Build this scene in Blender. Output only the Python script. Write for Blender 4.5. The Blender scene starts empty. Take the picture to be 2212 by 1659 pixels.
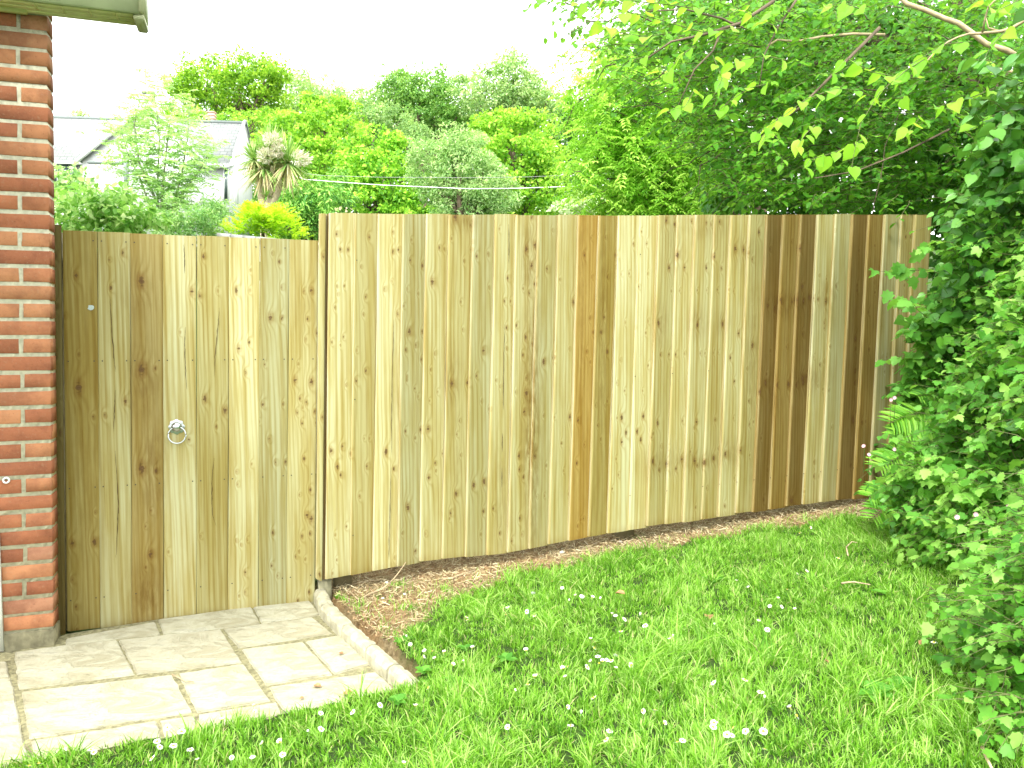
import bpy, bmesh, math, random
import numpy as np
from mathutils import Vector, Matrix, noise as mnoise
random.seed(7); RNG = np.random.default_rng(7)
scene = bpy.context.scene
COL = scene.collection

# ------------------------------------------------------------------ camera
CAMH = 1.35; FPX = 1661.0; CX = 1106.0; CY = 829.5; PITCH = math.radians(3.62)
cam_d = bpy.data.cameras.new('camera'); cam = bpy.data.objects.new('camera', cam_d); COL.objects.link(cam)
cam.location = (0, 0, CAMH); cam.rotation_euler = (math.radians(90) - PITCH, 0, 0)
cam_d.sensor_width = 36; cam_d.lens = FPX/2212*36; cam_d.clip_end = 800; cam_d.clip_start = 0.05
scene.camera = cam
# ------------------------------------------------------------------ sky, sun, exposure
SUN_EL, SUN_AZ = math.radians(52), math.radians(200)      # azimuth clockwise from +Y
W = bpy.data.worlds.new('World'); scene.world = W; W.use_nodes = True
wn = W.node_tree.nodes; wl = W.node_tree.links
sky = wn.new('ShaderNodeTexSky'); sky.sky_type = 'NISHITA'; sky.sun_disc = False
sky.sun_elevation = SUN_EL; sky.sun_rotation = SUN_AZ; sky.dust_density = 4; sky.air_density = 1.0
hs = wn.new('ShaderNodeHueSaturation'); hs.inputs['Saturation'].default_value = 0.12
hs.inputs['Value'].default_value = 1.0
cl = wn.new('ShaderNodeMix'); cl.data_type = 'RGBA'; cl.inputs[0].default_value = 0.6      # even cloud layer
cl.inputs[7].default_value = (9.0, 9.2, 9.1, 1)
wl.new(sky.outputs[0], hs.inputs['Color']); wl.new(hs.outputs[0], cl.inputs[6])
bg = wn['Background']; bg.inputs['Strength'].default_value = 0.15
wl.new(cl.outputs[2], bg.inputs['Color'])
sd = bpy.data.lights.new('sun', 'SUN'); sd.energy = 1.5; sd.angle = math.radians(14); sd.color = (1, .98, .90)
sun = bpy.data.objects.new('sun', sd); COL.objects.link(sun)
sdir = Vector((math.sin(SUN_AZ)*math.cos(SUN_EL), math.cos(SUN_AZ)*math.cos(SUN_EL), math.sin(SUN_EL)))
sun.rotation_euler = sdir.to_track_quat('Z', 'Y').to_euler(); sun.location = sdir*50
scene.view_settings.view_transform = 'Standard'; scene.view_settings.look = 'None'
scene.view_settings.exposure = 1.78; scene.view_settings.gamma = 1.0
scene.cycles.max_bounces = 8; scene.cycles.diffuse_bounces = 5; scene.cycles.transmission_bounces = 4
scene.cycles.transparent_max_bounces = 4; scene.cycles.glossy_bounces = 2
scene.cycles.use_adaptive_sampling = True; scene.cycles.adaptive_threshold = 0.02
scene.cycles.use_denoising = True
scene.cycles.caustics_reflective = False; scene.cycles.caustics_refractive = False

# ------------------------------------------------------------------ helpers: sight lines to places
cp, sp_ = math.cos(PITCH), math.sin(PITCH)
def ray(px, py):
    x = (px-CX)/FPX; y = -(py-CY)/FPX
    return Vector((x, cp + y*sp_, -sp_ + y*cp))
def U(px, py, depth):                       # the point at ground distance depth
    r = ray(px, py); return Vector((0, 0, CAMH)) + r*(depth/r.y)
def proj(P):                                # numpy world -> photo coordinates
    P = np.asarray(P, float); y = P[..., 1]*cp - (P[..., 2]-CAMH)*sp_
    z = P[..., 1]*sp_ + (P[..., 2]-CAMH)*cp
    return CX + FPX*P[..., 0]/y, CY - FPX*z/y
def on_z(px, py, z=0.0):
    r = ray(px, py); return Vector((0, 0, CAMH)) + r*((z-CAMH)/r.z)
FO = Vector((-2.046, 3.50, 0)); FD = Vector((0.948, 0.318, 0)).normalized(); FN = Vector((FD.y, -FD.x, 0))
def on_plane(px, py, off=0.0):              # fence plane, off metres towards the camera: returns t, z
    r = ray(px, py); O = FO + FN*off - Vector((0, 0, CAMH)); k = O.dot(FN)/r.dot(FN)
    p = Vector((0, 0, CAMH)) + r*k; return (p-FO).dot(FD), p.z
def FP(t, z, off=0.0): return FO + FD*t + FN*off + Vector((0, 0, z))
KA = on_z(690, 1292, .04); KB = on_z(905, 1480, .04)        # kerb line
def gnoise(x, y, s, seed=0.0): return mnoise.noise(Vector((x*s, y*s, seed)))
def hbase(Y):                               # foot of the right-hand bank
    return float(np.interp(Y, [0, 1.6, 2.4, 3.2, 4.0, 4.8, 6, 9], [1.15, 1.3, 1.5, 1.78, 2.02, 2.32, 2.7, 3.2]))
def G(x, y):
    z = 0.02 + 0.073*min(max(x+0.9, 0), 4.0) + 0.012*gnoise(x, y, 1.7)
    z += 0.25*max(0, min(x-hbase(y), 1.5))*(1 if y < 7 else 0)
    if y > 7: z += 0.165*(min(y, 60)-7) + 0.04*max(0, y-60)
    side = (KB.x-KA.x)*(y-KA.y) - (KB.y-KA.y)*(x-KA.x)      # <0 on the paving side
    e = patio_front(x)
    if x < 1.0 and y > e - .05 and side < 0.012 and y < 7: z = min(z, -0.035)
    return z
PF0 = on_z(60, 1640, 0); PF1 = on_z(862, 1500, 0)
def patio_front(x): return PF0.y + (PF1.y-PF0.y)*(x-PF0.x)/(PF1.x-PF0.x)
def on_ground(px, py, h=0.0):
    z = 0.05
    for _ in range(12):
        p = on_z(px, py, z); z = G(p.x, p.y) + h
    return p
# ------------------------------------------------------------------ helpers: objects
def link(o, parent=None):
    COL.objects.link(o)
    if parent: o.parent = parent
    return o
def tag(o, label=None, cat=None, group=None, kind=None):
    if label: o['label'] = label
    if cat: o['category'] = cat
    if group: o['group'] = group
    if kind: o['kind'] = kind
    return o
def empty(name, loc, label, cat, group=None):
    o = bpy.data.objects.new(name, None); o.location = loc; o.empty_display_size = .1; link(o)
    return tag(o, label, cat, group)
def mesh_np(name, V, loops, counts, mats, parent=None, face_attr=None, vert_attr=None, mat_idx=None, smooth=False, uv=None):
    me = bpy.data.meshes.new(name); V = np.asarray(V, np.float32)
    if parent is not None:
        V = V - np.array(parent_world(parent), np.float32)
    me.vertices.add(len(V)); me.vertices.foreach_set('co', V.ravel())
    loops = np.asarray(loops, np.int32); counts = np.asarray(counts, np.int32)
    me.loops.add(len(loops)); me.loops.foreach_set('vertex_index', loops)
    me.polygons.add(len(counts)); st = np.concatenate(([0], np.cumsum(counts)[:-1])).astype(np.int32)
    me.polygons.foreach_set('loop_start', st); me.polygons.foreach_set('loop_total', counts)
    if mat_idx is not None: me.polygons.foreach_set('material_index', np.asarray(mat_idx, np.int32))
    if smooth: me.polygons.foreach_set('use_smooth', np.ones(len(counts), bool))
    for d, dom in ((face_attr, 'FACE'), (vert_attr, 'POINT')):
        for k, a in (d or {}).items():
            a = np.asarray(a, np.float32)
            if a.ndim == 1: me.attributes.new(k, 'FLOAT', dom).data.foreach_set('value', a)
            else: me.attributes.new(k, 'FLOAT_COLOR', dom).data.foreach_set('color', np.c_[a, np.ones(len(a))].astype(np.float32).ravel())
    if uv is not None:
        l = me.uv_layers.new(name='UVMap'); l.data.foreach_set('uv', np.asarray(uv, np.float32).ravel())
    for m in (mats if isinstance(mats, (list, tuple)) else [mats]): me.materials.append(m)
    me.update(calc_edges=True); me.validate()
    return link(bpy.data.objects.new(name, me), parent)
def parent_world(o):
    p = Vector((0, 0, 0))
    while o is not None: p = p + o.location; o = o.parent
    return p
class MB:
    """collects boxes, tubes and polygons into one mesh"""
    def __init__(s): s.V = []; s.F = []; s.M = []; s.A = []
    def add(s, vs, fs, m=0, a=0.5):
        b = len(s.V); s.V += [tuple(v) for v in vs]; s.F += [tuple(b+i for i in f) for f in fs]
        s.M += [m]*len(fs); s.A += [a]*len(fs)
    def box(s, o, ex, ey, ez, m=0, a=.5):      # corner + three edge vectors
        o, ex, ey, ez = map(Vector, (o, ex, ey, ez))
        v = [o, o+ex, o+ex+ey, o+ey, o+ez, o+ex+ez, o+ex+ey+ez, o+ey+ez]
        s.add(v, [(0,3,2,1),(4,5,6,7),(0,1,5,4),(1,2,6,5),(2,3,7,6),(3,0,4,7)], m, a)
    def tube(s, pts, r0, r1=None, n=6, m=0, a=.5, caps=True):
        pts = [Vector(p) for p in pts]; r1 = r0 if r1 is None else r1; b = []; k = len(pts)
        up = Vector((.13, .21, .97))
        for i, p in enumerate(pts):
            t = (pts[min(i+1, k-1)] - pts[max(i-1, 0)]).normalized()
            x = t.cross(up); x = x.normalized() if x.length > .05 else t.cross(Vector((1, 0, 0))).normalized(); y = t.cross(x)
            r = r0 + (r1-r0)*i/max(k-1, 1)
            b += [p + x*r*math.cos(2*math.pi*j/n) + y*r*math.sin(2*math.pi*j/n) for j in range(n)]
        f = [(i*n+j, i*n+(j+1) % n, (i+1)*n+(j+1) % n, (i+1)*n+j) for i in range(k-1) for j in range(n)]
        if caps: f += [tuple(range(n))[::-1], tuple(range((k-1)*n, k*n))]
        s.add(b, f, m, a)
    def build(s, name, mats, parent=None, smooth=False, bevel=0):
        me_l = [i for f in s.F for i in f]; c = [len(f) for f in s.F]
        o = mesh_np(name, np.array([tuple(v) for v in s.V], np.float32).reshape(-1, 3), me_l, c, mats, parent, face_attr={'rnd': s.A}, mat_idx=s.M, smooth=smooth)
        if bevel:
            bm = bmesh.new(); bm.from_mesh(o.data)
            bmesh.ops.bevel(bm, geom=bm.edges[:], offset=bevel, segments=2, affect='EDGES', clamp_overlap=True)
            bm.to_mesh(o.data); bm.free()
        return o

# ------------------------------------------------------------------ helpers: materials
def mat(name):
    m = bpy.data.materials.new(name); m.use_nodes = True; nt = m.node_tree
    return m, nt, nt.nodes['Principled BSDF']
def N(nt, t, **kw):
    n = nt.nodes.new(t)
    for k, v in kw.items():
        if k.startswith('i_'):
            k = k[2:]; n.inputs[int(k) if k.isdigit() else k.replace('_', ' ')].default_value = v
        else: setattr(n, k, v)
    return n
def ramp(nt, stops, fac=None):
    r = nt.nodes.new('ShaderNodeValToRGB'); e = r.color_ramp.elements
    while len(e) < len(stops): e.new(.5)
    for i, (p, c) in enumerate(stops): e[i].position = p; e[i].color = (*c, 1)
    if fac is not None: nt.links.new(fac, r.inputs[0])
    return r
def math_(nt, op, a, b=None, c=None):
    n = nt.nodes.new('ShaderNodeMath'); n.operation = op
    for i, v in enumerate((a, b, c)):
        if v is None: continue
        if hasattr(v, 'is_linked') or hasattr(v, 'links'): nt.links.new(v, n.inputs[i])
        else: n.inputs[i].default_value = v
    return n.outputs[0]
def mix_(nt, fac, a, b, blend='MIX'):
    n = nt.nodes.new('ShaderNodeMix'); n.data_type = 'RGBA'; n.blend_type = blend
    for i, v in ((0, fac), (6, a), (7, b)):
        if hasattr(v, 'links'): nt.links.new(v, n.inputs[i])
        else: n.inputs[i].default_value = (*v, 1) if isinstance(v, tuple) and len(v) == 3 else v
    return n.outputs[2]
def simple(name, c, rough=.6, metal=0, var=.12, scale=30, bump=0.0, spec=.3):
    m, nt, b = mat(name); tc = N(nt, 'ShaderNodeTexCoord')
    no = N(nt, 'ShaderNodeTexNoise', i_Scale=scale, i_Detail=5.0); nt.links.new(tc.outputs['Object'], no.inputs['Vector'])
    r = ramp(nt, [(.3, tuple(x*(1-var) for x in c)), (.7, tuple(min(1, x*(1+var)) for x in c))], no.outputs[0])
    nt.links.new(r.outputs[0], b.inputs['Base Color']); b.inputs['Roughness'].default_value = rough
    b.inputs['Metallic'].default_value = metal; b.inputs['Specular IOR Level'].default_value = spec
    if bump:
        bu = N(nt, 'ShaderNodeBump', i_Strength=bump, i_Distance=.01); nt.links.new(no.outputs[0], bu.inputs['Height']); nt.links.new(bu.outputs[0], b.inputs['Normal'])
    return m
def leafmat(name, stops, trans=.4, rough=.45, spec=.25, tcol=(.5, .8, .1)):
    m, nt, b = mat(name); a = N(nt, 'ShaderNodeAttribute', attribute_name='rnd')
    r = ramp(nt, [(i/(len(stops)-1), c) for i, c in enumerate(stops)], a.outputs['Fac'])
    nt.links.new(r.outputs[0], b.inputs['Base Color']); b.inputs['Roughness'].default_value = rough
    b.inputs['Specular IOR Level'].default_value = spec
    t = N(nt, 'ShaderNodeBsdfTranslucent'); c2 = mix_(nt, .35, r.outputs[0], tcol, 'MIX'); c3 = mix_(nt, 1.0, c2, (1.6, 1.6, 1.2), 'MULTIPLY')
    c4 = mix_(nt, .55, r.outputs[0], c3); nt.links.new(c4, t.inputs[0])
    mx = N(nt, 'ShaderNodeMixShader', i_0=trans); nt.links.new(b.outputs[0], mx.inputs[1]); nt.links.new(t.outputs[0], mx.inputs[2])
    nt.links.new(mx.outputs[0], nt.nodes['Material Output'].inputs[0]); return m

# ------------------------------------------------------------------ leaf meshes
SH = {
 'rhomb': (np.array([(0,0,0),(.45,.34,.07),(1,0,-.06),(.45,-.34,.07)], float), [(0,3,2,1)]),
 'oval': (np.array([(0,0,0),(.28,.3,.06),(.68,.28,.05),(1,0,-.1),(.68,-.28,.05),(.28,-.3,.06)], float), [(0,5,4,3),(0,3,2,1)]),
 'lance': (np.array([(0,0,0),(.35,.14,.04),(.7,.11,.03),(1,0,-.12),(.7,-.11,.03),(.35,-.14,.04)], float), [(0,5,4,3),(0,3,2,1)]),
 'pinna': (np.array([(0,0,0),(.25,.075,.02),(.65,.06,.02),(1,0,-.1),(.65,-.06,.02),(.25,-.075,.02)], float), [(0,5,4,3),(0,3,2,1)]),
 'heart': (np.array([(0,0,0),(-.07,.2,.05),(.12,.42,.09),(.42,.45,.07),(.7,.3,.03),(.88,.12,-.05),(1.05,0,-.14),(.88,-.12,-.05),(.7,-.3,.03),(.42,-.45,.07),(.12,-.42,.09),(-.07,-.2,.05),(.45,0,-.01)], float),
           [(0,11,10,9,12),(12,9,8,7,6),(0,12,3,2,1),(12,6,5,4,3)]),
 'lobed': (np.array([(0,0,0),(-.1,.25,.03),(.12,.34,.06),(.1,.52,.04),(.4,.42,.07),(.55,.55,.0),(.62,.27,.05),(.82,.24,0),(1.05,0,-.12),
                     (.82,-.24,0),(.62,-.27,.05),(.55,-.55,0),(.4,-.42,.07),(.1,-.52,.04),(.12,-.34,.06),(-.1,-.25,.03),(.5,0,-.02)], float),
           [(0,15,14,13,12,16),(16,12,11,10),(16,10,9,8),(0,16,4,3,2,1),(16,6,5,4),(16,8,7,6)]),
}
class LM:
    def __init__(s): s.parts = []
    def add(s, P, T, Nn, size, shape='oval', rnd=None):
        P = np.atleast_2d(np.asarray(P, float)); n = len(P)
        if n == 0: return
        T = np.atleast_2d(np.asarray(T, float)); Nn = np.atleast_2d(np.asarray(Nn, float))
        T = np.broadcast_to(T, (n, 3)); Nn = np.broadcast_to(Nn, (n, 3))
        T = T/np.maximum(np.linalg.norm(T, axis=1, keepdims=True), 1e-6)
        B = np.cross(Nn, T); bl = np.linalg.norm(B, axis=1, keepdims=True); bad = bl[:, 0] < .05
        if bad.any(): B[bad] = np.cross(T[bad], RNG.normal(size=(bad.sum(), 3))); bl = np.linalg.norm(B, axis=1, keepdims=True)
        B = B/np.maximum(bl, 1e-6); Nn = np.cross(T, B)
        size = np.broadcast_to(np.asarray(size, float), (n,))[:, None, None]
        sv, sf = SH[shape]; wob = 1 + RNG.uniform(-.18, .18, (n, 1, 1)); curl = RNG.uniform(.3, 2.2, (n, 1, 1))
        V = P[:, None, :] + size*(T[:, None, :]*sv[None, :, :1] + B[:, None, :]*sv[None, :, 1:2]*wob + Nn[:, None, :]*sv[None, :, 2:3]*curl)
        s.parts.append((V, sf, RNG.uniform(0, 1, n) if rnd is None else np.broadcast_to(np.asarray(rnd, float), (n,))))
    def count(s): return sum(len(p[0]) for p in s.parts)
    def build(s, name, m, parent=None, mbx=None):
        Vs, L, C, A, M = [], [], [], [], []; off = 0
        for V, sf, r in s.parts:
            n, k, _ = V.shape; base = off + np.arange(n)*k
            l1 = np.concatenate([np.array(f) for f in sf]); c1 = np.array([len(f) for f in sf])
            L.append((base[:, None] + l1[None, :]).ravel()); C.append(np.tile(c1, n)); A.append(np.repeat(r, len(sf)))
            Vs.append(V.reshape(-1, 3)); off += n*k
        return mesh_np(name, np.concatenate(Vs), np.concatenate(L), np.concatenate(C), m, parent, face_attr={'rnd': np.concatenate(A)})
def unit(n):
    v = RNG.normal(size=(n, 3)); return v/np.linalg.norm(v, axis=1, keepdims=True)
def lobes_leaves(lm, lobes, leaf_px, shape='rhomb', cover=2.2, clump_px=22, up=.5, droop=.25, fill=.5, rnd_lo=0, rnd_hi=1, clump_contrast=.35, flat=.7):
    """each lobe (px, py, rx, ry, depth): leaf clumps spread over an ellipsoid in the world"""
    for (px, py, rx, ry, d) in lobes:
        c = np.array(U(px, py, d)); s = d/FPX; R = np.array([rx*s, min(rx, 1.3*ry)*s, ry*s]); ls = leaf_px*s; cr = clump_px*s
        nc = max(6, int(4*math.pi*rx*ry/(math.pi*clump_px**2)*1.15)); u = unit(nc)
        rad = np.where(RNG.uniform(0, 1, nc) < fill, RNG.uniform(.45, .85, nc), RNG.uniform(.86, 1.03, nc))[:, None]
        cc = c + u*R*rad
        n1 = max(6, int(clump_px**2/leaf_px**2*cover*3.4))
        for i in range(nc):
            k = int(n1*RNG.uniform(.6, 1.4)); v = unit(k); rr = RNG.uniform(.35, 1.1, (k, 1))**.6
            crr = cr*RNG.uniform(.6, 1.25)
            P = cc[i] + v*rr*crr*np.array([1, 1, flat])
            nn = v*.6 + u[i]*.3 + np.array([0, 0, up]) + RNG.normal(size=(k, 3))*.35
            T = v + RNG.normal(size=(k, 3))*.6 + np.array([0, 0, -droop])
            cbias = RNG.uniform(-clump_contrast, clump_contrast)
            r = np.clip(RNG.uniform(rnd_lo, rnd_hi, k) + cbias, 0, 1)
            lm.add(P, T, nn, ls*1.12*RNG.uniform(.7, 1.35, k), shape, r)
def spray(lm, mb, pts, size, n, shape='oval', r=.003, spread=.9, rnd=(0, 1), droop=.35, up=1.0, taper=.6, side=True):
    """a leafy twig: leaves alternate along a polyline"""
    pts = [Vector(p) for p in pts]; seg = [(pts[i+1]-pts[i]).length for i in range(len(pts)-1)]; tot = sum(seg) or 1
    if mb is not None: mb.tube(pts, r, r*.35, n=5, a=random.random(), caps=False)
    P, T, Nn, S = [], [], [], []
    for k in range(n):
        d = (k+.5+random.uniform(-.3, .3))/n*tot; i = 0
        d = min(max(d, 0), tot*.999)
        while i < len(seg)-1 and d > seg[i]: d -= seg[i]; i += 1
        t = (pts[i+1]-pts[i]).normalized(); p = pts[i] + t*d
        sd_ = t.cross(Vector((0, 0, 1))); sd_ = sd_.normalized() if sd_.length > .1 else Vector((1, 0, 0))
        s_ = 1 if (k % 2) else -1
        dr = t*random.uniform(.2, .9) + sd_*s_*spread*random.uniform(.5, 1.2) + Vector((random.gauss(0, .2), random.gauss(0, .2), -droop*random.uniform(0, 1.6)))
        P.append(p + dr.normalized()*size*.12); T.append(dr)
        Nn.append(Vector((random.gauss(0, .45), random.gauss(0, .45) - .25, up)))
        S.append(size*random.uniform(.65, 1.2)*(1-taper*max(0, (k/n-.75))))
    lm.add([tuple(p) for p in P], [tuple(p) for p in T], [tuple(p) for p in Nn], S, shape, RNG.uniform(rnd[0], rnd[1], n))
def curve3(a, b, sag=0.0, jit=.0, n=5):
    a, b = Vector(a), Vector(b); out = []
    for i in range(n):
        t = i/(n-1); p = a.lerp(b, t); p.z -= sag*4*t*(1-t)
        if 0 < i < n-1: p += Vector([random.gauss(0, jit) for _ in range(3)])
        out.append(p)
    return out

# ------------------------------------------------------------------ materials
def wood_mat(name):
    m, nt, b = mat(name); L = nt.links
    uv = N(nt, 'ShaderNodeUVMap', uv_map='UVMap'); sx = N(nt, 'ShaderNodeSeparateXYZ'); L.new(uv.outputs[0], sx.inputs[0])
    kd = N(nt, 'ShaderNodeAttribute', attribute_name='kd').outputs['Fac']
    kn_ = N(nt, 'ShaderNodeTexNoise', i_Scale=110.0, i_Detail=3.0); L.new(uv.outputs[0], kn_.inputs['Vector']); kd = math_(nt, 'MULTIPLY', kd, math_(nt, 'MULTIPLY_ADD', kn_.outputs[0], .16, .91))
    st = N(nt, 'ShaderNodeAttribute', attribute_name='stain').outputs['Fac']
    tone = N(nt, 'ShaderNodeAttribute', attribute_name='tone').outputs['Color']
    def noise_uv(su, sv, detail=4.0, rough=.55):
        c = N(nt, 'ShaderNodeCombineXYZ'); L.new(math_(nt, 'MULTIPLY', sx.outputs[0], su), c.inputs[0]); L.new(math_(nt, 'MULTIPLY', sx.outputs[1], sv), c.inputs[1])
        n = N(nt, 'ShaderNodeTexNoise', i_Scale=1.0, i_Detail=detail, i_Roughness=rough); L.new(c.outputs[0], n.inputs['Vector']); return n.outputs[0]
    warp = noise_uv(4, .55, 2.0)
    h = math_(nt, 'ADD', math_(nt, 'MULTIPLY', sx.outputs[0], 260.0), math_(nt, 'MULTIPLY', warp, 30.0))
    h = math_(nt, 'ADD', h, math_(nt, 'MULTIPLY', kd, 10.0))
    ring = math_(nt, 'MULTIPLY_ADD', math_(nt, 'SINE', h), .5, .5); ring = math_(nt, 'POWER', ring, 2.2)
    fine = noise_uv(320, 4, 5.0); blot = noise_uv(16, 1.3, 5.0, .6); streak = noise_uv(75, .5, 3.0)
    c = mix_(nt, math_(nt, 'MULTIPLY', ring, .42), tone, mix_(nt, 1.0, tone, (.68, .57, .33), 'MULTIPLY'))
    c = mix_(nt, ramp(nt, [(.42, (0, 0, 0)), (.6, (.75, .75, .75))], blot).outputs[0], c, mix_(nt, 1.0, c, (.80, .70, .42), 'MULTIPLY'))
    c = mix_(nt, ramp(nt, [(.46, (0, 0, 0)), (.62, (.8, .8, .8))], streak).outputs[0], c, mix_(nt, 1.0, c, (.78, .69, .46), 'MULTIPLY'))
    c = mix_(nt, ramp(nt, [(.3, (.0, .0, .0)), (.72, (.4, .4, .4))], fine).outputs[0], c, mix_(nt, 1.0, c, (.8, .72, .55), 'MULTIPLY'))
    sn = noise_uv(55, 9, 5.0, .65); st = math_(nt, 'MULTIPLY', st, ramp(nt, [(.36, (.15,)*3), (.58, (1, 1, 1))], sn).outputs[0])
    c = mix_(nt, st, c, mix_(nt, 1.0, c, (.50, .36, .16), 'MULTIPLY'))
    halo = ramp(nt, [(.55, (0, 0, 0)), (.88, (.5, .5, .5))], kd).outputs[0]
    c = mix_(nt, halo, c, mix_(nt, 1.0, c, (.6, .38, .16), 'MULTIPLY'))
    core = ramp(nt, [(.87, (0, 0, 0)), (.93, (.88, .88, .88))], kd).outputs[0]
    kc = ramp(nt, [(.9, (.05, .024, .009)), (.95, (.10, .055, .02)), (.97, (.06, .03, .012)), (.995, (.12, .068, .027))], kd).outputs[0]
    c = mix_(nt, core, c, kc)
    L.new(c, b.inputs['Base Color']); b.inputs['Roughness'].default_value = .7; b.inputs['Specular IOR Level'].default_value = .18
    bu = N(nt, 'ShaderNodeBump', i_Strength=.35, i_Distance=.002)
    L.new(math_(nt, 'ADD', math_(nt, 'MULTIPLY', ring, .4), fine), bu.inputs['Height']); L.new(bu.outputs[0], b.inputs['Normal'])
    return m
M = {}
M['wood'] = wood_mat('pine_boards')
M['crack'] = simple('timber_split', (.06, .035, .012), .9)
M['nail'] = simple('nail_heads', (.05, .04, .025), .6, var=.2)
M['postwood'] = simple('old_post', (.18, .15, .08), .85, scale=18, var=.25)
M['steel'] = simple('zinc_steel', (.48, .51, .51), .3, 1.0, var=.08, scale=60)
M['paint_mark'] = simple('pale_label', (.36, .43, .40), .7, var=.1, scale=200)
M['slate'] = None
# ------------------------------------------------------------------ knots seen on the boards (photo coordinates, radius class)
def KL(x0, y0, s, txt):
    out = []
    for w in txt.split():
        v = w.split(','); r = .0062
        if len(v) > 2: r = {'b': .0098, 's': .004, 'h': .015}[v[2]]
        out.append((x0+float(v[0])*s, y0+float(v[1])*s, r))
    return out
KN_GATE = KL(82.3, 466.3, .5454, '''150,237,b 160,680,h 218,797 135,1297,b 222,1292,b 135,1440 150,1550 105,397,s 335,147 288,285 345,733,b 265,790 410,260,h
410,610,h 463,604 410,1000,h 467,1010 445,1340,b 425,1230,s 610,300,b 640,315 710,297,s 655,160 660,725,b 740,770,b 705,835 785,295,b 840,215,s 838,295,s
795,525,b 835,500 822,620 845,983,s 790,1062,s 785,1285,s 803,1302,s 828,1282,s 820,1412 820,1490 795,1505,s 927,148,s 955,182 965,283 920,402,b 965,405
890,745 970,745,s 915,885 940,975 980,975 1053,298 1082,295,b 1067,408 1060,490 1105,462 1018,650,b 1082,658,b 1037,722 1063,740 1025,778 1095,775
1045,820 1100,820,s 1053,962 1078,1085 1035,1105,s 1065,1185,b 1082,1200,b 1045,1270 1077,1258 1033,1330,s 1020,1350,s 1058,1360,s 1073,1490 1028,1525 597,887 930,1255 925,1385''')
KN_FENCE = KL(674.7, 449.8, .496, '''105,112 120,180 155,180 107,340,s 138,338,s 110,375,s 98,433,s 135,560,s 120,597,s 83,583,s 147,770,s 80,1055,b 165,1070
130,1040 108,1125,b 123,1160 148,1387,s 98,1420,s 105,1530,s 212,255,s 247,125 232,385 222,462,s 232,708 190,750 225,1003,s 248,1003,s 238,1125 205,1255
350,105 375,180 350,190 312,353 345,318,s 372,460 320,1060,b 355,1135 425,228 480,250 412,352,s 460,372,s 420,538,b 478,538 450,597 405,617 475,658
410,732,s 445,785,s 460,820,s 403,970 472,965 447,1000,s 415,1300,b 390,1412,s 448,1495 552,172 575,178,s 520,320,b 513,703,s 508,838,s 502,960,b
535,1110 505,1170,b 490,1415,s 545,800,s 532,632,s 620,40,h 690,75 690,180,s 660,230,s 645,408,s 655,530,s 605,763,b 675,760 640,925,s 645,1075,s 625,1243,b
600,1325 595,1350,s 628,985,s 712,210 765,200 770,345,s 745,620,b 712,730 735,840,s 770,875,s 700,1205,b 748,1190,b 745,1320 732,1420,s 850,305 835,405
862,405,s 845,520 845,610 815,775,s 785,1305 815,1415 930,180,b 970,160,b 955,250,b 915,350,s 968,330 943,370 885,510 928,563,b 957,592 915,640 930,740,s
932,803,b 882,800,s 922,885,b 897,1077,b 940,1065 900,1135 918,1170 902,1350 865,1445 912,1420,s 955,40 1020,265 1045,95,s 1005,668,b 1050,650 1050,910,s
1005,903,s 965,1080 975,1255,s 1010,1252,s 1085,1022,s''') + KL(1206.8, 449.8, .496, '''65,410,b 45,612,s 50,910,b 80,922 8,1022,s 140,130,s 200,128,s 108,203 248,205
145,300,s 210,300,s 135,478 195,475 150,540 180,540 120,625 210,625 155,858,s 200,860,s 75,1108 110,1030,s 180,1005,s 95,1355,s 80,1382,s 325,157 383,153
358,103,s 305,285,s 388,285,s 268,288,s 347,342,s 287,497,s 390,492,s 248,760,s 285,795,s 365,795,s 390,685,s 272,912,b 368,905,b 293,978,b 340,973,b 273,1017,b
357,1007,b 405,980,s 245,1090,s 228,1220,s 257,1160,s 465,55,b 505,70 580,55 515,205,b 480,260,b 548,258,b 490,360,s 525,358,s 430,500,b 440,637 480,638
508,637 548,632,s 428,935,b 540,925 405,1100,b 470,1115,b 435,1140 538,1093,b 510,1135 640,65 665,70 700,60 675,210,b 642,258,b 708,262 598,358,s 645,357,s
690,355,s 735,355,s 600,510,b 715,505,b 615,632,s 637,632,s 672,630,s 695,628,s 597,930,b 585,955 680,920 590,1100,b 632,1108,b 675,1088,b 602,1120 765,180,b
805,180,b 820,195 782,545,b 742,650,b 762,755 720,1070,b 785,1053,b 765,1175,s 718,1295 870,105,b 838,225 840,597,b 825,840 828,940 830,1075,s 890,1268
915,180 905,425 940,440 895,760,b 870,800,b 1045,175,b 960,400,b 1055,345,b 1030,400,b 1090,390,b 920,620,s 990,605,s 1060,740,b 1000,765,b 1030,770
875,1000,s 1010,1270,b 945,770 1060,550''') + KL(1645.6, 493.7, .4629, '''185,270 85,345 190,340,b 235,325 140,340 300,235,s 340,270 255,330 297,340,b 290,440
290,465,s 235,600,s 268,635 290,620,s 257,735,s 285,750,s 305,755,s 310,550,s 240,1090 240,1155 265,1155,s 125,730,b 190,720,b 205,690 433,515,b 435,560
495,565 433,665 425,895,b 460,905 433,720 490,390 440,290 440,265 520,250,s 665,40 693,38 665,225,s 660,265,s 725,495 555,600,s 580,600,s 413,1105 470,1100 130,1270,b''')
PALE = (.43, .425, .25); LIGHT = (.375, .362, .19); MID = (.325, .305, .142); OCH = (.285, .245, .085); GREY = (.315, .315, .175)
ORNG = (.31, .23, .07); BRN = (.215, .163, .052); DARK = (.152, .112, .036)
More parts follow.
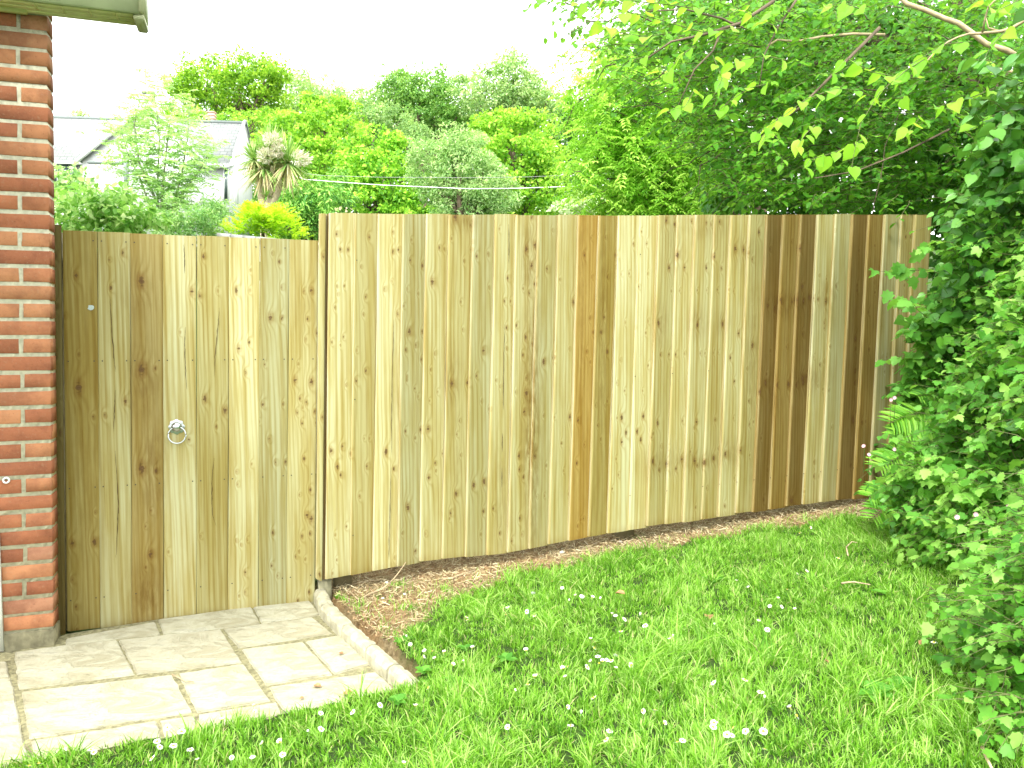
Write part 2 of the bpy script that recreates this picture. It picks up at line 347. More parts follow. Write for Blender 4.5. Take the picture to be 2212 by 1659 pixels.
STAINS = [  # px, py, rx, ry, strength
 (320,1290,34,70,.7),(300,640,40,60,.35),(312,830,32,90,.5),(330,1010,26,110,.6),(190,1150,40,120,.25),(170,1000,24,260,.3),(660,660,24,60,.2),
 (1148,900,16,260,.95),(1140,560,14,70,.7),(1000,480,26,18,.7),(860,870,8,200,.3),(978,820,20,60,.45),(1085,1100,22,110,.35),(990,1000,10,160,.3),
 (1255,640,10,300,.5),(1300,700,12,300,.5),(1425,700,16,40,.5),(1505,700,18,30,.6),(1560,700,14,25,.5),(1430,1000,40,26,.55),(1505,995,60,20,.5),
 (1460,500,20,110,.4),(1520,490,50,40,.35),(1600,540,30,40,.4),(1625,760,14,160,.5),(1575,980,30,30,.5),(1610,540,12,60,.3),(1625,1000,12,80,.3),
 (1700,660,60,30,.6),(1740,820,40,30,.6),(1670,850,16,60,.6),(1785,640,18,40,.6),(1845,900,18,120,.45),(1850,700,16,60,.3),(1900,620,12,100,.4)]
CR_GATE = [[(577,110),(580,170),(580,230)],[(583,440),(580,510),(583,590),(588,690)],[(285,330),(290,420),(300,560),(306,620)],[(305,690),(303,760),(298,860)],
           [(305,930),(313,1040),(318,1150),(314,1250),(308,1360)],[(718,365),(712,440),(700,560),(698,640)],[(697,960),(690,1020),(688,1100),(690,1180),(705,1230)]]
CR_FENCE = [[(355,485),(352,600),(347,750),(345,920),(345,1080)],[(343,1130),(338,1300),(335,1420),(333,1530)],[(855,70),(857,160),(855,240)],[(838,505),(834,650),(832,790),(831,880)],[(828,980),(827,1060)],[(826,1130),(825,1220)]]

def timber(name, boards, knots, parent, extra=None, seed=0, th_l=.017, th_r=.007, back=0.0, holes=(), arris=True):
    """boards: (tL_top, tR_top, tL_bot, tR_bot, z_top_l, z_top_r, z_bot_l, z_bot_r, tone). Each a fine grid front with real edges."""
    V, Lp, C, UVs, KD, ST, TN, MI = [], [], [], [], [], [], [], []
    rng = np.random.default_rng(seed)
    kts = [(on_plane(x, y, back+.012), r) for x, y, r in knots]
    stn = [(on_plane(x, y, back+.012), on_plane(x+rx, y, back+.012), on_plane(x, y-ry, back+.012), s) for x, y, rx, ry, s in STAINS]
    off = 0
    for bi, (a0, a1, b0, b1, zt0, zt1, zb0, zb1, tone, tl, tr) in enumerate(boards):
        w = abs(a1-a0); nu = max(3, int(w/.0055)); nv = max(6, int((zt0-zb0)/.0075))
        uu = np.linspace(0, 1, nu+1); uu[1] = (.0085 if arris else .003)/w; vv = np.linspace(0, 1, nv+1)
        Ug, Vg = np.meshgrid(uu, vv)                       # v 0 bottom, 1 top
        zt = zt0+(zt1-zt0)*Ug; zb = zb0+(zb1-zb0)*Ug; Z = zb+(zt-zb)*Vg
        wav = .0012*np.sin(Vg*(zt0-zb0)*3.1+bi*2.3)
        TL = b0+(a0-b0)*Vg + wav; TR = b1+(a1-b1)*Vg + .6*wav; T = TL+(TR-TL)*Ug
        offn = back + tl+(tr-tl)*Ug + .0009*np.sin(Ug*3.1)
        fr = np.zeros_like(Ug)
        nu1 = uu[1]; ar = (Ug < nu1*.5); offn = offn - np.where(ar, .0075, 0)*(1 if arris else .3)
        offn = offn - np.where((1-Ug)*w < .0015, .0025, 0)
        P = np.array(FO)[None, None]+T[..., None]*np.array(FD)+offn[..., None]*np.array(FN); P[..., 2] = Z
        kd = np.zeros_like(T); loc = []
        for (kt, kz), r in kts:
            tm = b0+(a0-b0)*.5; 
            vk = (kz-zb0)/(zt0-zb0); l = b0+(a0-b0)*vk; rr_ = b1+(a1-b1)*vk
            if l-.006 < kt < rr_+.006 and zb0 < kz < zt0: loc.append((kt, kz, r*rng.uniform(.8, 1.1), rng.uniform(-.35, .35)))
        for _ in range(rng.integers(1, 4)):
            loc.append((rng.uniform(b0, b1), rng.uniform(zb0, zt0), .0038, 0))
        for kt, kz, r, tilt in loc:
            du = (T-kt); dz = (Z-kz) - tilt*du
            q2 = (du/(r*.95))**2 + (dz/(r*np.where(abs(dz) < r, .85, 1.7)))**2
            kd = np.maximum(kd, np.exp(-.12*q2))
        st_ = np.zeros_like(T)
        for (ct, cz), (rt, _), (_, tz), s in stn:
            q2 = ((T-ct)/max(abs(rt-ct), .01))**2+((Z-cz)/max(abs(tz-cz), .02))**2
            st_ = np.maximum(st_, s*np.exp(-.8*q2))
        if tone in (BRN, DARK, ORNG, OCH): st_ = np.maximum(st_, .15)
        # darker towards the foot of the board
        st_ = np.maximum(st_, .35*np.exp(-((Z-zb)/.03)**2))
        n0 = off; V.append(P.reshape(-1, 3)); KD.append(kd.ravel()); ST.append(st_.ravel()); tv = np.array(tone)*rng.uniform(.95, 1.05)
        tg_ = np.tile(tv, P.shape[:2]+(1,)); tg_[ar] = (tv*.12+np.array((.53, .51, .36))*.88) if arris and tone not in (BRN, DARK, OCH) else tv*.3+np.array((.46, .40, .22))*.7 if arris else tv; TN.append(tg_.reshape(-1, 3))  # left arris painted paler, as if the edge catches light
        idx = n0+np.arange((nu+1)*(nv+1)).reshape(nv+1, nu+1)
        q = np.stack([idx[:-1, :-1], idx[:-1, 1:], idx[1:, 1:], idx[1:, :-1]], -1).reshape(-1, 4)
        Lp.append(q.ravel()); C.append(np.full(len(q), 4)); MI.append(np.zeros(len(q)))
        ub = (T-a0+3.71*bi+seed*5.3); vb = Z+11.3*bi
        uvv = np.stack([ub.ravel(), vb.ravel()], -1); UVs.append(uvv[(q-n0).ravel()]); off += (nu+1)*(nv+1)
        # edges and back: left side, right side, top, bottom, rear
        f = P; bk = back-.003
        def bp(i, j):
            p = P[i, j].copy(); p = p - np.array(FN)*(offn[i, j]-bk); return p
        c8 = [P[0, 0], P[0, -1], P[-1, -1], P[-1, 0], bp(0, 0), bp(0, -1), bp(-1, -1), bp(-1, 0)]
        fs = [(4, 0, 3, 7), (1, 5, 6, 2), (3, 2, 6, 7), (4, 5, 1, 0), (5, 4, 7, 6)]
        for fi, ff in enumerate(fs):
            V.append(np.array([c8[k] for k in ff])); KD.append(np.zeros(4)); ST.append(np.zeros(4))
            ed = np.array((.47, .44, .29)) if fi == 0 and tone not in (BRN, DARK) else np.array((.38, .31, .16)) if fi == 0 else tv*.95; TN.append(np.tile(ed, (4, 1)))  # left side tinted pale too, the light put into its colour
            Lp.append(off+np.arange(4)); C.append([4]); MI.append([0])
            uo = 7.7+bi+fi; UVs.append(np.array([(uo, c8[ff[0]][2]), (uo+.02, c8[ff[1]][2]), (uo+.02, c8[ff[2]][2]), (uo, c8[ff[3]][2])])); off += 4
    for mi_, (pv_, pf_) in (extra or {}).items():
        b0_ = off; V.append(np.array([tuple(v) for v in pv_])); KD.append(np.zeros(len(pv_))); ST.append(np.zeros(len(pv_))); TN.append(np.zeros((len(pv_), 3))); off += len(pv_)
        for ff in pf_: Lp.append(b0_+np.array(ff)); C.append([len(ff)]); MI.append([mi_]); UVs.append(np.zeros((len(ff), 2)))
    mesh = mesh_np(name, np.concatenate(V), np.concatenate(Lp), np.concatenate([np.array(c) for c in C]).astype(int), [M['wood'], M['crack'], M['nail']], parent,
                   vert_attr={'kd': np.concatenate(KD), 'stain': np.concatenate(ST), 'tone': np.concatenate(TN)}, mat_idx=np.concatenate([np.array(m) for m in MI]).astype(int), uv=np.concatenate(UVs))
    return mesh
def cracks(lines, x0, y0, s, off):
    mb = MB()
    for ln in lines:
        pts = [on_plane(x0+x*s, y0+y*s, off) for x, y in ln]; pts = [FP(t, z, off) for t, z in pts]; fine = []
        for a, b in zip(pts[:-1], pts[1:]):
            for k in range(8): fine.append(a.lerp(b, k/8) + FD*random.gauss(0, .0006))
        fine.append(pts[-1]); n = len(fine); vs = []
        for i, p in enumerate(fine):
            w = .0016*math.sin(math.pi*min(1, max(.04, i/(n-1))))**.5*random.uniform(.5, 1.2)
            vs += [p-FD*w, p+FD*w]
        mb.add(vs, [(2*i, 2*i+1, 2*i+3, 2*i+2) for i in range(n-1)])
    return mb.V, mb.F
def nails(pts, off):
    mb = MB()
    for (x, y) in pts:
        c = FP(*on_plane(x, y, off), off)
        mb.add([c+FD*(.0034)*math.cos(a)+Vector((0, 0, (.0034)*math.sin(a))) for a in [k*math.pi/3 for k in range(6)]], [tuple(range(6))])
    return mb.V, mb.F
def lean(x): return -3.78e-5*(x-415)
def board_at(xl, xr, ytl, ytr, ybl, ybr, tone, back, tl, tr):
    al, zt0 = on_plane(xl, ytl, back+tl); ar, zt1 = on_plane(xr, ytr, back+tr)
    bl, zb0 = on_plane(xl+lean(xl)*(ybl-ytl), ybl, back+tl); br, zb1 = on_plane(xr+lean(xr)*(ybr-ytr), ybr, back+tr)
    return (al, ar, bl, br, zt0, zt1, zb0, zb1, tone, tl, tr)
# ------------------------------------------------------------------ GATE
g0 = FP(0.0, 0, 0)
gate = empty('garden_gate', g0, 'closed pine gate with a metal ring handle beside the brick wall', 'gate')
gate['label'] = 'closed pine board gate with a metal ring handle beside the brick wall'
gx = [135.5, 210, 281, 352, 425, 495, 562, 625, 688]
gt = [OCH, LIGHT, (.28,.235,.095), PALE, MID, PALE, GREY, LIGHT]
gb = []
for i in range(8):
    xl, xr = gx[i], gx[i+1]-(1.2 if i == 3 else .35); y = lambda x: 497+.0398*(x-135); yb = lambda x: 1364-.1115*(x-142)
    j = [0, 0, 1, 1.5, 0, 1, 0, .5][i]
    tl = [.012, .011, .012, .0155, .012, .0155, .012, .011][i]
    gb.append(board_at(xl, xr, y(xl)+j, y(xr)+j, yb(xl)+random.uniform(-1, 1), yb(xr)+random.uniform(-1, 1), gt[i], -.012, tl, tl-.002))
for zz in (.25, .95, 1.62):
    fr = MB(); fr.box(FP(.02, zz, -.06), FD*1.04, FN*.043, Vector((0, 0, .09))); fr.build('ledge', M['postwood'], gate)
# ring handle
tt, zz = on_plane(381, 936, .006)
hp = FP(*on_plane(381.5, 922, .006), .0045)
mb = MB(); n = 40
def disc(mb, c, rf, h0, h1, n=40):
    vs = [c+FN*h1]; 
    for k in range(n):
        a = 2*math.pi*k/n; r = rf(a); vs.append(c+FD*r*math.cos(a)+Vector((0, 0, r*math.sin(a)))+FN*h0)
    mb.add(vs, [(0, 1+(k+1) % n, 1+k) for k in range(n)])
disc(mb, hp, lambda a: .0345+.0028*math.cos(8*a), .002, .007); mb.build('backplate', M['steel'], gate)
mb = MB(); prof = [(.024, .004), (.023, .010), (.017, .017), (.008, .021), (.001, .022)]; vs = []; n = 24
for r, h in prof:
    for k in range(n): a = 2*math.pi*k/n; vs.append(hp+FD*r*math.cos(a)+Vector((0, 0, r*math.sin(a)))+FN*h)
mb.add(vs, [(i*n+k, i*n+(k+1) % n, (i+1)*n+(k+1) % n, (i+1)*n+k) for i in range(4) for k in range(n)]); mb.build('boss', M['steel'], gate, smooth=True)
mb = MB(); rc = FP(*on_plane(382.5, 940, .02), .022); R = .0385
mb.tube([rc+FD*R*math.cos(a)+Vector((0, 0, R*math.sin(a)))+FN*(-.006*math.sin(a)) for a in [2*math.pi*k/40 for k in range(41)]], .0036, n=10)
mb.build('ring', M['steel'], gate, smooth=True)
mb = MB(); bp_ = FP(*on_plane(432, 1331, .0), .004); mb.tube([bp_+Vector((0, 0, .01)), bp_-Vector((0, 0, .014))], .005, n=8); mb.build('drop_bolt', M['steel'], gate)
mb = MB(); c = FP(*on_plane(196.5, 665, .0), .0022); pts = []
for k in range(11): a = 2*math.pi*k/11; r = .0145*random.uniform(.75, 1.1); pts.append(c+FD*r*math.cos(a)*.95+Vector((0, 0, r*math.sin(a)*.95)))
mb.add(pts, [tuple(range(11))]); mb.build('sticker_remnant', M['paint_mark'], gate)
np_ = []
for i in range(8):
    for xx in (gx[i]+9, gx[i+1]-9):
        for k, f in enumerate((.015, .33, .66, .95)):
            if random.random() < .75: np_.append((xx+lean(xx)*850*f, 505+.04*(xx-135)+f*(835-.15*(xx-135))))
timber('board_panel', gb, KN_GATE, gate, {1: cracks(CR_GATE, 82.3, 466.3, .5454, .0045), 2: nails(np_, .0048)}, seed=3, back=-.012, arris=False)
# post between wall and gate
post = empty('gate_post', FP(-.09, 0, -.03), 'narrow dark olive stained post between brick wall and gate', 'post')
xl, xr = 108, 131.5
a = board_at(xl-6, xr, 484, 486, 1392, 1383, (.12, .10, .035), .0, .010, .010)
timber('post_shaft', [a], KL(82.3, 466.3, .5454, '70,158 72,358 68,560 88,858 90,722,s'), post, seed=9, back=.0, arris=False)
mb = MB(); t0, z0 = on_plane(xl-12, 484, 0); t1, _ = on_plane(131, 484, 0)
mb.box(FP(t0, -.02, -.09), FD*(t1-t0-.004), FN*.084, Vector((0, 0, z0-.01))); mb.build('post_core', M['postwood'], post)
# ------------------------------------------------------------------ FENCE
fence = empty('board_fence', FP(1.15, 0, 0), 'long run of upright overlapping pine feather edge boards along the lawn', 'fence')
fxs = [711, 766, 817, 871, 921, 970.5, 1022, 1070, 1116, 1163, 1207, 1250.5, 1295, 1337, 1382, 1424, 1464, 1503, 1544, 1581, 1620, 1658, 1694, 1731, 1768, 1806, 1843, 1879, 1913, 1949, 1979, 2010]
ftone = [PALE, MID, PALE, GREY, LIGHT, MID, GREY, LIGHT, LIGHT, GREY, LIGHT, ORNG, OCH, PALE, PALE, MID, LIGHT, LIGHT, MID, LIGHT, MID, DARK, BRN, DARK, LIGHT, GREY, DARK, BRN, GREY, MID, MID]
def ytop(x): return float(np.interp(x, [690, 870, 1200, 1460, 1620, 1770, 2012], [460, 461.5, 464.5, 465.5, 463.8, 463, 463.5]))
def ybot(x): return float(np.interp(x, [705, 900, 1110, 1313, 1560, 1740, 1860, 2000], [1253, 1215, 1193, 1153, 1118, 1093, 1078, 1062]))
fb = []
for i in range(31):
    xl, xr = fxs[i], fxs[i+1]+3.5; thin = i in (16, 18, 14, 1)
    jt, jb = random.uniform(-1.3, 1.3), random.uniform(-2, 2)
    d = 0 if i != 0 else 0
    fb.append(board_at(xl, xr, ytop(xl)+jt, ytop(xr)+jt, ybot(xl-10)+jb, ybot(xr-10)+jb, ftone[i], 0.010, .030 if not thin else .019, .003))
np_ = []
for i in range(31):
    for f in (.13, .52, .9):
        for k in (.12,):
            x = fxs[i]+(fxs[i+1]-fxs[i])*k+lean(fxs[i])*790*f; np_.append((x, 462+f*(ybot(x)-470)))
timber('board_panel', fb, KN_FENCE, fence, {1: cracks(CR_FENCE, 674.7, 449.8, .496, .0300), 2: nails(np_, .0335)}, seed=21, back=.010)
# end trim strip, rails and posts behind
tr_ = board_at(690, 704, 461, 461, 1250, 1256, LIGHT, .005, .028, .028)
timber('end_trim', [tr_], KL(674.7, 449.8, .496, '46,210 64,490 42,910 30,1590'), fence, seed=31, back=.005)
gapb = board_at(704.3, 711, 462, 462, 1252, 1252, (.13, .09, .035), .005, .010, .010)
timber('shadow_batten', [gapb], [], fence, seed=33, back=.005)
for f, nm in ((.12, 'rail'), (.52, 'rail'), (.90, 'rail')):
    mb = MB(); ta, tb = fb[0][0], fb[-1][1]; za = .12+(1.95-.12)*(1-f); zb_ = .30+(2.12-.30)*(1-f)
    a, b = FP(ta, za, -.035), FP(tb, zb_, -.035)
    mb.box(a, b-a, FN*.04, Vector((0, 0, .075))); mb.build(nm, M['postwood'], fence)
for t in (fb[0][2]+.10, fb[0][2]+1.75, fb[-1][2]-.08):
    mb = MB(); p = FP(t-.045, -.1, -.14)
    mb.box(p, FD*.09, FN*.09, Vector((0, 0, 2.02+.03*t))); mb.build('post', M['postwood'], fence, bevel=.004)
t0, zt = on_plane(688, 1252, 0); t1, _ = on_plane(716, 1252, 0)
mb = MB(); mb.box(FP(t0, -.06, -.075), FD*(t1-t0), FN*.08, Vector((0, 0, zt+.05))); mb.build('post_foot', simple('weathered_post', (.24, .225, .14), .9, scale=25, var=.25), fence, bevel=.003)
# ------------------------------------------------------------------ BRICK HOUSE
def brick_mat():
    m, nt, b = mat('red_brick'); L = nt.links
    a = N(nt, 'ShaderNodeAttribute', attribute_name='rnd'); tc = N(nt, 'ShaderNodeTexCoord')
    r = ramp(nt, [(0, (.27, .10, .05)), (.35, (.36, .135, .065)), (.7, (.44, .20, .095)), (1, (.35, .17, .10))], a.outputs['Fac'])
    n1 = N(nt, 'ShaderNodeTexNoise', i_Scale=7.0, i_Detail=5.0, i_Roughness=.65); L.new(tc.outputs['Object'], n1.inputs['Vector'])
    n2 = N(nt, 'ShaderNodeTexNoise', i_Scale=90.0, i_Detail=6.0, i_Roughness=.7); L.new(tc.outputs['Object'], n2.inputs['Vector'])
    c = mix_(nt, ramp(nt, [(.45, (0, 0, 0)), (.62, (0.462, 0.462, 0.462))], n1.outputs[0]).outputs[0], r.outputs[0], (0.132, 0.0462, 0.0264))
    c = mix_(nt, ramp(nt, [(.56, (0, 0, 0)), (.66, (0.363, 0.363, 0.363))], n2.outputs[0]).outputs[0], c, (0.317, 0.218, 0.132))
    c = mix_(nt, ramp(nt, [(.3, (0.396, 0.396, 0.396)), (.42, (0, 0, 0))], n2.outputs[0]).outputs[0], c, (0.0792, 0.033, 0.0198))
    L.new(c, b.inputs['Base Color']); b.inputs['Roughness'].default_value = .88; b.inputs['Specular IOR Level'].default_value = .2
    bu = N(nt, 'ShaderNodeBump', i_Strength=.6, i_Distance=.004); L.new(n2.outputs[0], bu.inputs['Height']); L.new(bu.outputs[0], b.inputs['Normal']); return m
M['brick'] = brick_mat()
M['mortar'] = simple('lime_mortar', (.50, .48, .35), .95, scale=45, var=.2, bump=.8)
M['upvc'] = simple('aged_white_plastic', (.40, .42, .24), .5, scale=14, var=.10)
M['fascia_board'] = simple('algae_green_fascia', (.40, .45, .25), .6, scale=5, var=.25)
M['soffit'] = simple('cream_soffit', (.60, .60, .30), .6, scale=20, var=.1)
M['slab'] = None
WO = on_z(117, 1390, 0); BT = (WO-FO).dot(FD); BN = (WO-FO).dot(FN)          # right foot corner of the wall, and its offset
def WP(t, z, off=0.0): return FP(BT+t+.024*z, z, BN+off)
house = empty('brick_house', WP(0, 0), 'corner of a red brick house with pale mortar and a cream soffit above', 'house')
mb = MB(); random.seed(11)
CH = .0750; nrow = 37; z0 = .075
Wd = 2.6
# rear walling of mortar (front face a few mm behind the bricks)
mb.box(WP(-Wd, -.1, -.10), WP(0, 0)-WP(-Wd, 0)-FD*.006, FN*.1, Vector((.024*3.0*FD.x, .024*3.0*FD.y, 3.0)), m=1)
mb.box(WP(-Wd, -.1, -1.3), WP(-.35, 0)-WP(-Wd, 0), FN*1.195, Vector((.024*3.0*FD.x, .024*3.0*FD.y, 3.0)), m=1)
def brick(o, w, h, off, a):
    ex = FD*w; dp = .03
    j = lambda s=.0018: random.gauss(0, s)
    p = [WP(o[0]+j(), o[1]+j(), -dp), WP(o[0]+w+j(), o[1]+j(), -dp), WP(o[0]+w+j(), o[1]+h+j(), -dp), WP(o[0]+j(), o[1]+h+j(), -dp)]
    e = .0035; f = [WP(o[0]+e*.4+j(.001), o[1]+e*.4+j(.001), off-.0015), WP(o[0]+w-e*.4+j(.001), o[1]+e*.4+j(.001), off-.0015), WP(o[0]+w-e*.4+j(.001), o[1]+h-e*.4+j(.001), off-.0015), WP(o[0]+e*.4+j(.001), o[1]+h-e*.4+j(.001), off-.004)]
    g = [WP(o[0]+e*.9, o[1]+e*.8, off), WP(o[0]+w-e*.9, o[1]+e*.8, off), WP(o[0]+w-e*.9, o[1]+h-e*.8, off), WP(o[0]+e*.9, o[1]+h-e*.8, off)]
    q = lambda i, s: tuple([s+i, s+(i+1) % 4, s+4+(i+1) % 4, s+4+i])
    mb.add(p+f+g, [q(i, 0) for i in range(4)]+[q(i, 4) for i in range(4)]+[(8, 9, 10, 11)], 0, a)
for r in range(nrow):
    z = z0+r*CH; zt = 0
    x = 0.0
    first = True; odd = r % 2
    while x > -Wd:
        w = .212 if not (first and odd == 0) else .1025
        w += random.uniform(-.003, .003)
        if r == 0: w = .44
        tone = random.random()
        brick((x-w, z+random.uniform(-.0015, .0015)), w, .0605 + (0 if r else .002), .003+random.uniform(-.001, .001), tone)
        x -= w+.0135; first = False
for r in range(nrow):        # header ends on the short return
    mb.box(WP(-.03, z0+r*CH, -.098), FD*.028, FN*.088, Vector((0, 0, .0605)), 0, random.random())
mb.build('wall', [M['brick'], M['mortar']], house)
pl = MB(); pl.box(WP(-Wd, -.12, -.11), WP(0, 0)-WP(-Wd, 0)+FD*.004, FN*.120, Vector((0, 0, .185))); pl.build('plinth', simple('mossy_plinth', (.22, .20, .12), .95, scale=22, var=.35, bump=.8), house)
# eaves box: fascia, soffit and gutter, running past the corner
zs = on_plane(101, 35, BN)[1]
def wpt(px, py, off=0.0):
    t, z = on_plane(px, py, BN+off); return t-BT, z
e_r = wpt(309, 50, 0.06)[0]; zs = wpt(101, 34, 0.0)[1]
zf = wpt(200, 21, .13)[1]
sof = MB(); nb = 3
for k in range(nb):
    o0 = .13*k/nb
    sof.box(FP(BT-2.6, zs, BN+o0+.002), FD*(2.6+e_r-.03), FN*(.13/nb-.005), Vector((0, 0, .012)))
sof.box(FP(BT-2.6, zs+.006, BN-.0), FD*(2.6+e_r-.03), FN*.13, Vector((0, 0, .012)))
for k in range(5):
    sof.box(FP(BT+.04+.1*k, zs-.004, BN+.055), FD*.006, FN*.075, Vector((0, 0, .006)))
sof.build('soffit', M['soffit'], house)
bx = MB(); bx.box(FP(BT-2.6, zs-.012, BN+.010), FD*2.6-FD*.003, FN*.035, Vector((0, 0, .05))); bx.build('wall_trim', M['soffit'], house, bevel=.004)
fa = MB(); fa.box(FP(BT-2.6, zs+.0, BN+.132), FD*(2.6+e_r-.0), FN*.018, Vector((0, 0, .20)))
fa.build('fascia', M['fascia_board'], house, bevel=.003)
ec = MB(); ec.box(FP(BT+e_r-.028, zs-.022, BN-.015), FD*.04, FN*.150, Vector((0, 0, .03)), 0)
ec.box(FP(BT+e_r-.004, zs+.004, BN-.012), FD*.018, FN*.172, Vector((0, 0, .20)), 0); ec.build('end_cap', M['upvc'], house, bevel=.004)
# gutter (half round) with bracket in front of the fascia, roof edge over it
gu = MB(); n = 12; L0, L1 = BT-2.6, BT+e_r+.06; vs = []
gc_off = BN+.215; gz = zs+.19
for t in (L0, L1):
    for k in range(n+1):
        a = math.pi*k/n; vs.append(FP(t, gz-.056*math.sin(a), gc_off-.056*math.cos(a)))
    for k in range(n+1):
        a = math.pi*k/n; vs.append(FP(t, gz-.052*math.sin(a), gc_off-.052*math.cos(a)))
m2 = 2*(n+1); f = [(k, k+1, m2+k+1, m2+k) for k in range(n)]+[(n+1+k+1, n+1+k, m2+n+1+k, m2+n+1+k+1) for k in range(n)]
f += [(m2+k, m2+k+1, m2+n+2+k, m2+n+1+k) for k in range(n)]
gu.add(vs, f); gu.build('gutter', M['upvc'], house)
for t in (BT+.235, BT-.5, BT-1.3):
    br_ = MB(); pts = [FP(t, gz-.062*math.sin(a), gc_off-.062*math.cos(a)) for a in [math.pi*k/8 for k in range(9)]]
    br_.tube(pts, .007, n=6); br_.build('gutter_bracket', M['upvc'], house)
rf = MB(); rf.box(FP(BT-2.6, zs+.24, BN+.20), FD*(2.6+e_r+.05), -FN*3.0+Vector((0, 0, 1.6)), Vector((0, 0, .03)))
rf.build('roof', simple('dark_roof_tiles', (.12, .09, .08), .8, scale=6, var=.3), house)
cn = MB(); cn.box(FP(BT-2.6, zs+.06, BN+.32), FD*2.46, FN*1.6, Vector((0, 0, .05))); cn.build('shade_canopy', M['upvc'], house, bevel=.004)  # unseen canopy, added to shade the top brick courses
for t in (-1.9, -.9):
    cn = MB(); cn.tube([FP(BT+t, zs-.35, BN+.01), FP(BT+t, zs+.06, BN+.9)], .02, n=6); cn.build('shade_canopy_bracket', M['upvc'], house)  # brackets for the added shading canopy, also out of view
# door frame edge and cable clip at the far left
df = MB(); x0_, _ = wpt(-14, 1200, .02); x1_, _ = wpt(3.6, 1300, .02)
df.box(WP(x0_, -.0, .006), WP(x1_, 0)-WP(x0_, 0), FN*.02, Vector((0, 0, wpt(2, 1150, .02)[1]))); df.build('door_frame', simple('white_frame', (.62, .64, .58), .5), house)
ck = MB(); t_, z_ = wpt(3, 1038, .012)
ck.tube([WP(t_+.011*math.cos(a), z_+.011*math.sin(a), .012) for a in [2*math.pi*k/16 for k in range(17)]], .0042, n=6)
ck.build('wall_eyelet', simple('white_eyelet', (.75, .77, .75), .4), house)

# ------------------------------------------------------------------ PAVING
def slab_mat():
    m, nt, b = mat('riven_sandstone'); L = nt.links; tc = N(nt, 'ShaderNodeTexCoord'); a = N(nt, 'ShaderNodeAttribute', attribute_name='rnd')
    mp = N(nt, 'ShaderNodeMapping'); mp.inputs['Scale'].default_value = (1, 1.6, 1); mp.inputs['Rotation'].default_value = (0, 0, .5); L.new(tc.outputs['Object'], mp.inputs[0])
    n1 = N(nt, 'ShaderNodeTexNoise', i_Scale=4.5, i_Detail=8.0, i_Roughness=.6, i_Distortion=.9); L.new(mp.outputs[0], n1.inputs['Vector'])
    n2 = N(nt, 'ShaderNodeTexNoise', i_Scale=60.0, i_Detail=6.0, i_Roughness=.7); L.new(tc.outputs['Object'], n2.inputs['Vector'])
    r = ramp(nt, [(.25, (.19, .175, .11)), (.38, (.32, .30, .20)), (.5, (.41, .395, .285)), (.62, (.46, .45, .345)), (.8, (.50, .49, .40))], n1.outputs[0])
    c = mix_(nt, ramp(nt, [(.42, (0, 0, 0)), (.75, (0.33, 0.33, 0.33))], n2.outputs[0]).outputs[0], r.outputs[0], (0.277, 0.238, 0.132))
    c = mix_(nt, math_(nt, 'MULTIPLY', a.outputs['Fac'], .3), c, (0.33, 0.304, 0.218)); L.new(c, b.inputs['Base Color']); b.inputs['Roughness'].default_value = .85
    st = ramp(nt, [(.3, (0, 0, 0)), (.36, (.25,)*3), (.45, (.3,)*3), (.48, (.55,)*3), (.6, (.6,)*3), (.63, (.9,)*3), (.8, (1,)*3)], n1.outputs[0])
    h = math_(nt, 'ADD', st.outputs[0], math_(nt, 'MULTIPLY', n2.outputs[0], .5))
    bu = N(nt, 'ShaderNodeBump', i_Strength=.9, i_Distance=.011); L.new(h, bu.inputs['Height']); L.new(bu.outputs[0], b.inputs['Normal']); return m
M['slab'] = slab_mat()
def crop5(l): return [(x*.4216, 1097+y*.4216) for x, y in l]
SLABS = [
 ([(75,742),(330,705),(598,677),(690,850),(98,925)], 'large sandstone slab in front of the brick wall foot'),
 ([(608,676),(1130,622),(1238,790),(702,848)], 'large sandstone slab in front of the gate middle'),
 ([(1142,618),(1600,556),(1700,640),(1222,715)], 'wide sandstone slab in front of the right end of the gate'),
 ([(1238,722),(1552,686),(1702,853),(1362,905)], 'square stained sandstone slab two rows in from the kerb'),
 ([(1566,683),(1752,652),(1902,795),(1716,850)], 'small sandstone slab touching the middle of the kerb'),
 ([(1380,914),(1925,838),(2032,935),(1462,1054)], 'sandstone slab at the kerb end with two dry leaves on it'),
 ([(112,938),(885,850),(990,1045),(150,1177)], 'largest sandstone slab at the lower left of the paving'),
 ([(912,845),(1248,797),(1385,985),(1012,1046)], 'square sandstone slab in the middle of the paving'),
 ([(160,1192),(800,1088),(825,1175),(180,1310)], 'long thin edge slab beside the grass at lower left'),
 ([(812,1086),(1003,1056),(1008,1150),(838,1175)], 'shortest edge slab with daisies growing against it'),
 ([(1013,1054),(1418,990),(1452,1056),(1020,1148)], 'narrow edge slab between short slab and leaf strewn slab'),
 ([(340,668),(792,583),(820,648),(604,668),(338,698)], 'narrow slab under the left end of the gate'),
 ([(812,572),(1285,505),(1330,590),(1138,614),(838,648)], 'narrow slab under the gate with the drop bolt above'),
 ([(1296,505),(1580,465),(1640,545),(1600,552),(1340,588)], 'narrow slab under the gate beside the fence post'),
 ([(-900,830),(30,788),(48,862),(-880,900)], 'partly seen slab nearest the brick wall at the left edge'),
 ([(-880,908),(56,870),(102,1098),(-860,1190)], 'partly seen middle slab at the left edge of the photo'),
 ([(-850,1198),(106,1108),(150,1320),(-800,1450)], 'partly seen slab at the lower left corner of the photo'),
]
random.seed(5)
